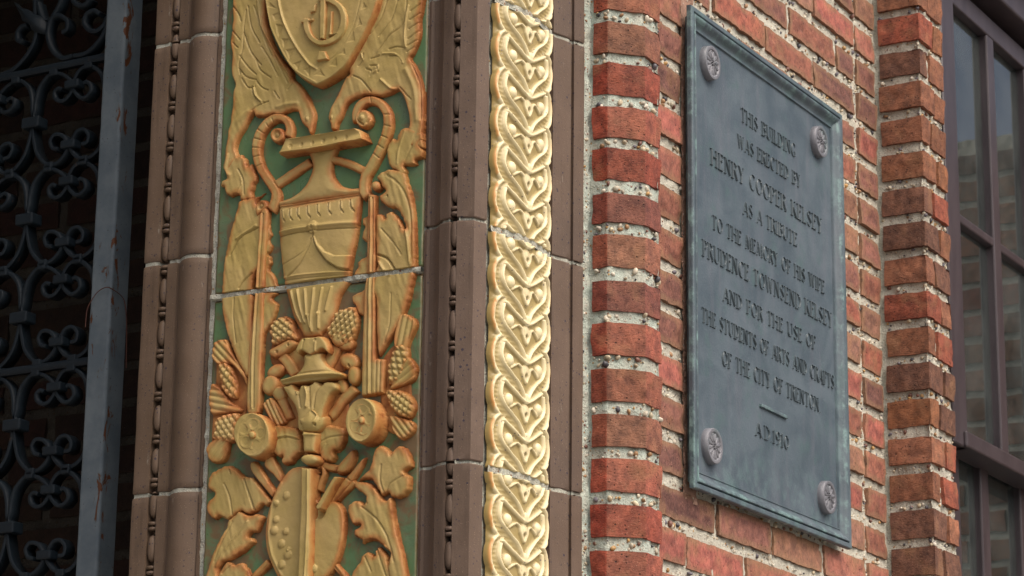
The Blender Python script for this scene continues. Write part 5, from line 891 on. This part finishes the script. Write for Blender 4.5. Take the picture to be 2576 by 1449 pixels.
for mir in (False, True):
    for rep in range(-4, 5):
        off = -zp * rep if rep >= 0 else (zbar[0] - zbar[1]) - zp * (rep + 3)
        if rep < 0 and rep > -4: continue
        if rep > 2: off = -(zbar[0] - zbar[1]) - zp * (rep - 3)
        for fam in ((dn, up) if rep != -4 else ()):
            for ln in fam:
                pts = [(2 * ax - y if mir else y, z + off) for y, z in gt(ln)]; flatbar('scroll', catmull(pts, False, 5), 0.0072, 0.026)
        if rep == -4: continue
        my = lambda y: 2 * ax - y if mir else y
        for (cx, cy) in ((345, 415), (326, 718)):
            p = gy(cx / 2, cy / 2); y = my(p[1]); blk('collar', y - 0.017, y + 0.017, p[2] + off - 0.008, p[2] + off + 0.009, GX + 0.006, GX + 0.03)
        for (cx, cy) in ((250, 356), (425, 318), (225, 824), (400, 792)):
            p = gy(cx / 2, cy / 2); y = my(p[1]); blk('tie', y - 0.010, y + 0.010, p[2] + off - 0.007, p[2] + off + 0.007, GX + 0.008, GX + 0.03)
        if not mir:
            p = gy(70, 305); blk('collar', ax - 0.021, ax + 0.021, p[2] + off - 0.011, p[2] + off + 0.011, GX + 0.005, GX + 0.036)
ups = [(340,270, 290,282, 250,256, 226,215, 214,160, 222,110, 240,75, 275,66, 312,92, 312,135, 288,152), (345,270, 395,262, 442,230, 490,170, 516,100, 524,20, 526,-60), (515,70, 500,110, 465,142, 425,140, 398,105, 410,60, 448,40, 478,60), (240,70, 270,20, 290,-40), (150,-40, 152,60, 158,150, 140,215, 100,280, 40,340, -20,365), (200,95, 180,60, 165,0), (62,190, 62,150, 84,122, 112,112), (62,190, 80,198, 92,185), (340,-10, 370,15, 405,10, 430,-20)]
for ln in ups: flatbar('scroll', catmull(gt(ln), False, 5), 0.0085, 0.024)
mb = MB(); lf = catmull(gt((52,0, 85,28, 125,40, 150,62, 185,72, 205,100, 204,150, 180,158, 140,140, 132,118, 95,95, 88,70)), True, 3); n_ = len(lf)
V = [(GX + 0.010, y, z) for y, z in lf] + [(GX + 0.022, y, z) for y, z in lf] + [(GX + 0.002, *lf.mean(0))]
mb.add(V, np.array([(i, (i + 1) % n_, 2 * n_) for i in range(n_)] + [(i, i + n_, (i + 1) % n_) for i in range(n_)] + [((i + 1) % n_, i + n_, (i + 1) % n_ + n_) for i in range(n_)]), wear=0.0); mb.out('leaf_ornament', M['iron'], gate)
# wire looped over the post
wp = [gy(a / 2, 724.5 + b / 2) for a, b in ((440, 200), (446, 130), (455, 95), (475, 60), (500, 25), (530, 5), (560, 2))]; wq = [hit((0, yr), (1, 0), a / 2)for a in (600, 622)]
pts = [np.array([GX - 0.006, p[1], p[2]]) for p in wp] + [np.array([GX + 0.03, yr - 0.005, wp[-1][2] - 0.012]), np.array([xd - 0.006, yr - 0.005, wp[-1][2] - 0.05]), np.array([xd + 0.004, yr - 0.002, wp[-1][2] - 0.14])]
pts = catmull(pts, False, 6); tg = np.gradient(pts, axis=0); tg /= np.linalg.norm(tg, axis=1)[:, None]; a1 = np.cross(tg, [0.3, 0.2, 0.9]); a1 /= np.linalg.norm(a1, axis=1)[:, None]; a2 = np.cross(tg, a1); th = np.linspace(0, 2 * math.pi, 7)
Vw = pts[:, None] + 0.0009 * (a1[:, None] * np.cos(th)[None, :, None] + a2[:, None] * np.sin(th)[None, :, None])
tag(mk('wire', Vw, gridF(len(pts), 7), M['wire']), 'thin rusty wire looped over the grey gate post', 'wire')
# brick wall behind the gate, shade painted into its brick and mortar colours
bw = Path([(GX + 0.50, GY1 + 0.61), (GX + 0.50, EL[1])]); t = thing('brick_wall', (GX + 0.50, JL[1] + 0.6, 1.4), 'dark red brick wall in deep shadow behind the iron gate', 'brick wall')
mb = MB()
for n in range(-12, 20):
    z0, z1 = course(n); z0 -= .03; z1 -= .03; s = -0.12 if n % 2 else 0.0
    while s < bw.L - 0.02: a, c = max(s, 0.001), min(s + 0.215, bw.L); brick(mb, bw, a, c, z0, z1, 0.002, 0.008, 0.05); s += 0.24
mb.out('bricks', M['dbrick'], t); mb = MB(); mortar(mb, bw, 0, bw.L, jz(20), jz(-12), -0.006, 0.003, 0.012); mb.out('mortar', M['shade_mortar'], t)
# ------------------------------------------------------------------ window
WX = P2[0]; WYW = P2[1] + 0.085
win = thing('sash_window', (WX + 0.6, WYW, 1.6), 'plum painted sash window with divided panes reflecting brickwork', 'window')
wpz = lambda zx, zy, k=0, dy=0.0: onY((3140 + zx / 1.3413) / 1.49068, (1080 * k + zy / 1.3413) / 1.49068, WYW + dy)
xs0, xs1 = wpz(552, 400)[0], wpz(572, 400)[0]; xm0, xm1 = wpz(750, 600)[0], wpz(785, 600)[0]; pitch_w = (xm0 + xm1) / 2 - (xs0 + xs1) / 2
hz = (wpz(545, 1035)[2] + wpz(545, 1075)[2]) / 2; ht = (wpz(760, 190)[2] + wpz(570, 40)[2]) / 2; mr0, mr1 = wpz(590, 790, 1)[2], wpz(572, 700, 1)[2]
XE = xs0 + 1.25
def bar(name, a, b, bv=0.004): mb_ = MB(); mb_.box(a, b); return bevel(mb_.out(name, M['frame'], win, False), bv)
bar('stile', (xs0 - 0.06, WYW - 0.012, mr0), (xs1, WYW + 0.035, ht + 0.05)); bar('jamb', (WX - 0.02, WYW + 0.036, 1.2), (xs0 - 0.0, WYW + 0.16, 4.0))
mw = (xm1 - xm0) / 2
for k in (1, 2, 3): xc = (xm0 + xm1) / 2 + (k - 1) * pitch_w; bar('muntin', (xc - mw, WYW - 0.008, mr1 - 0.001), (xc + mw, WYW + 0.028, ht + 0.004))
bar('muntin', (xs1 - 0.002, WYW - 0.006, hz - 0.011), (XE, WYW + 0.026, hz + 0.011)); bar('top_rail', (xs1 - 0.001, WYW - 0.010, ht), (XE, WYW + 0.034, ht + 0.052)); bar('meeting_rail', (xs1 - 0.03, WYW - 0.020, mr0), (XE, WYW + 0.05, mr1))
bar('head', (xs0 - 0.1, WYW - 0.055, ht + 0.075), (XE + 0.05, WYW + 0.06, ht + 0.15), 0.006); bar('head', (xs0 - 0.1, WYW - 0.10, ht + 0.165), (XE + 0.05, WYW + 0.06, ht + 0.34), 0.01)
lx0, lx1 = wpz(592, 1100, 1, .045)[0], wpz(640, 1100, 1, .045)[0]; lm0, lm1 = wpz(712, 1100, 1, .045)[0], wpz(765, 1100, 1, .045)[0]
bar('lower_stile', (xs0 - 0.02, WYW + 0.036, 1.3), (lx0 + 0.012, WYW + 0.075, mr0 + 0.03))
for k in (0, 1, 2): bar('muntin', (lm0 + k * pitch_w, WYW + 0.038, 1.3), (lm0 + k * pitch_w + (lm1 - lm0) * 0.75, WYW + 0.072, mr0 + 0.02))
def pane(x0, x1, z0, z1, y): mb_ = MB(); mb_.box((x0, y, z0), (x1, y + 0.003, z1)); return mb_.out('pane', M['glass'], win, False)
pane(xs1 - 0.004, XE, hz, ht + 0.004, WYW + 0.012); pane(xs1 - 0.004, XE, mr1 - 0.002, hz - 0.0005, WYW + 0.012); pane(lx0, XE, 1.3, mr0 + 0.005, WYW + 0.055)
for k in (1, 2): xc = (xm0 + xm1) / 2 + (k - 1) * pitch_w; mb_ = MB(); mb_.box((xc - 0.055, WYW + 0.030, mr1), (xc - 0.030, WYW + 0.045, ht)); mb_.out('inner_bar', M['curtain'], win, False)
# pale curtain hanging inside
cs = np.linspace(0, 0.34, 120); zc2 = np.linspace(1.3, 4.0, 8); Cg, Zg = np.meshgrid(cs, zc2); yv = WYW + 0.22 + 0.016 * np.sin(Cg * 95) + 0.006 * np.sin(Cg * 41 + 1)
tag(mk('curtain', np.stack([xs1 + 0.42 + Cg, yv, Zg], -1), gridF(*Cg.shape), M['curtain']), 'pale folded curtain hanging inside the sash window', 'curtain')
# room behind the window, reveal, second pier across the window
def struct(name, a, b, mat): mb_ = MB(); mb_.box(a, b); return tag(mb_.out(name, M[mat], None, False), kind='structure')
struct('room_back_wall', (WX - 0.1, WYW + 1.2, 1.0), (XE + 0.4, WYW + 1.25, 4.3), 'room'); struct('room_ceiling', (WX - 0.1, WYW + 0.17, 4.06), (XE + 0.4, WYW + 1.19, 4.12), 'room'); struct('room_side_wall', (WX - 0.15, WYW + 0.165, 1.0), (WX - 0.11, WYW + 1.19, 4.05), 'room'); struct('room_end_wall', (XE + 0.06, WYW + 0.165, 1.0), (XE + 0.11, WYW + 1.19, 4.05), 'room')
dW = np.array([XE + 0.03 - W2[0], 0.0]); RP2 = Path([W2 + dW + np.array([0, 0.13]), W2 + dW + np.array([0, 0.1]), P1 + dW + np.array([0, -0.75]), P2 + dW + np.array([0, -0.75])]); right_pier(RP2, 'second brick pier beyond the far side of the sash window', False)
# ------------------------------------------------------------------ added shade blocks and masonry round the doorway, wall tops, ground
def wthing(name, a, b, mat, label, cat): mb_ = MB(); mb_.box(a, b); return tag(bevel(mb_.out(name, M[mat], None, False), 0.01), label, cat)
wthing('shade_slab', (PXP - 1.7, JL[1] - 0.02, 4.05), (GX + 0.7, GY1 + 1.1, 4.7), 'stone', 'unseen grey stone slab over the gate, added to shade it', 'shade blocker')  # out-of-view slab added above the gate to darken the recess
wthing('shade_wall', (PXP - 1.7, GY1 + 0.62, 0.0), (GX + 0.7, GY1 + 1.1, 4.048), 'stone', 'unseen grey stone wall beyond the gate, added to shade it', 'jamb')  # out-of-view wall added on the far side to keep light off the gate
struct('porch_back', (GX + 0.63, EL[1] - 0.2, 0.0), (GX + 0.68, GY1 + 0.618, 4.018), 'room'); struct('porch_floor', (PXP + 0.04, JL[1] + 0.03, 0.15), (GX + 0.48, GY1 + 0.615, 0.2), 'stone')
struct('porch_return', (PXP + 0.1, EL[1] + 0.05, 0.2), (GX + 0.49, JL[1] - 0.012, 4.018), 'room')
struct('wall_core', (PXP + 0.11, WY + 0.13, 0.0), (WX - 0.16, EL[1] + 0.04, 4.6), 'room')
struct('ground', (-60, -60, -0.2), (60, 60, 0.0), 'paving')
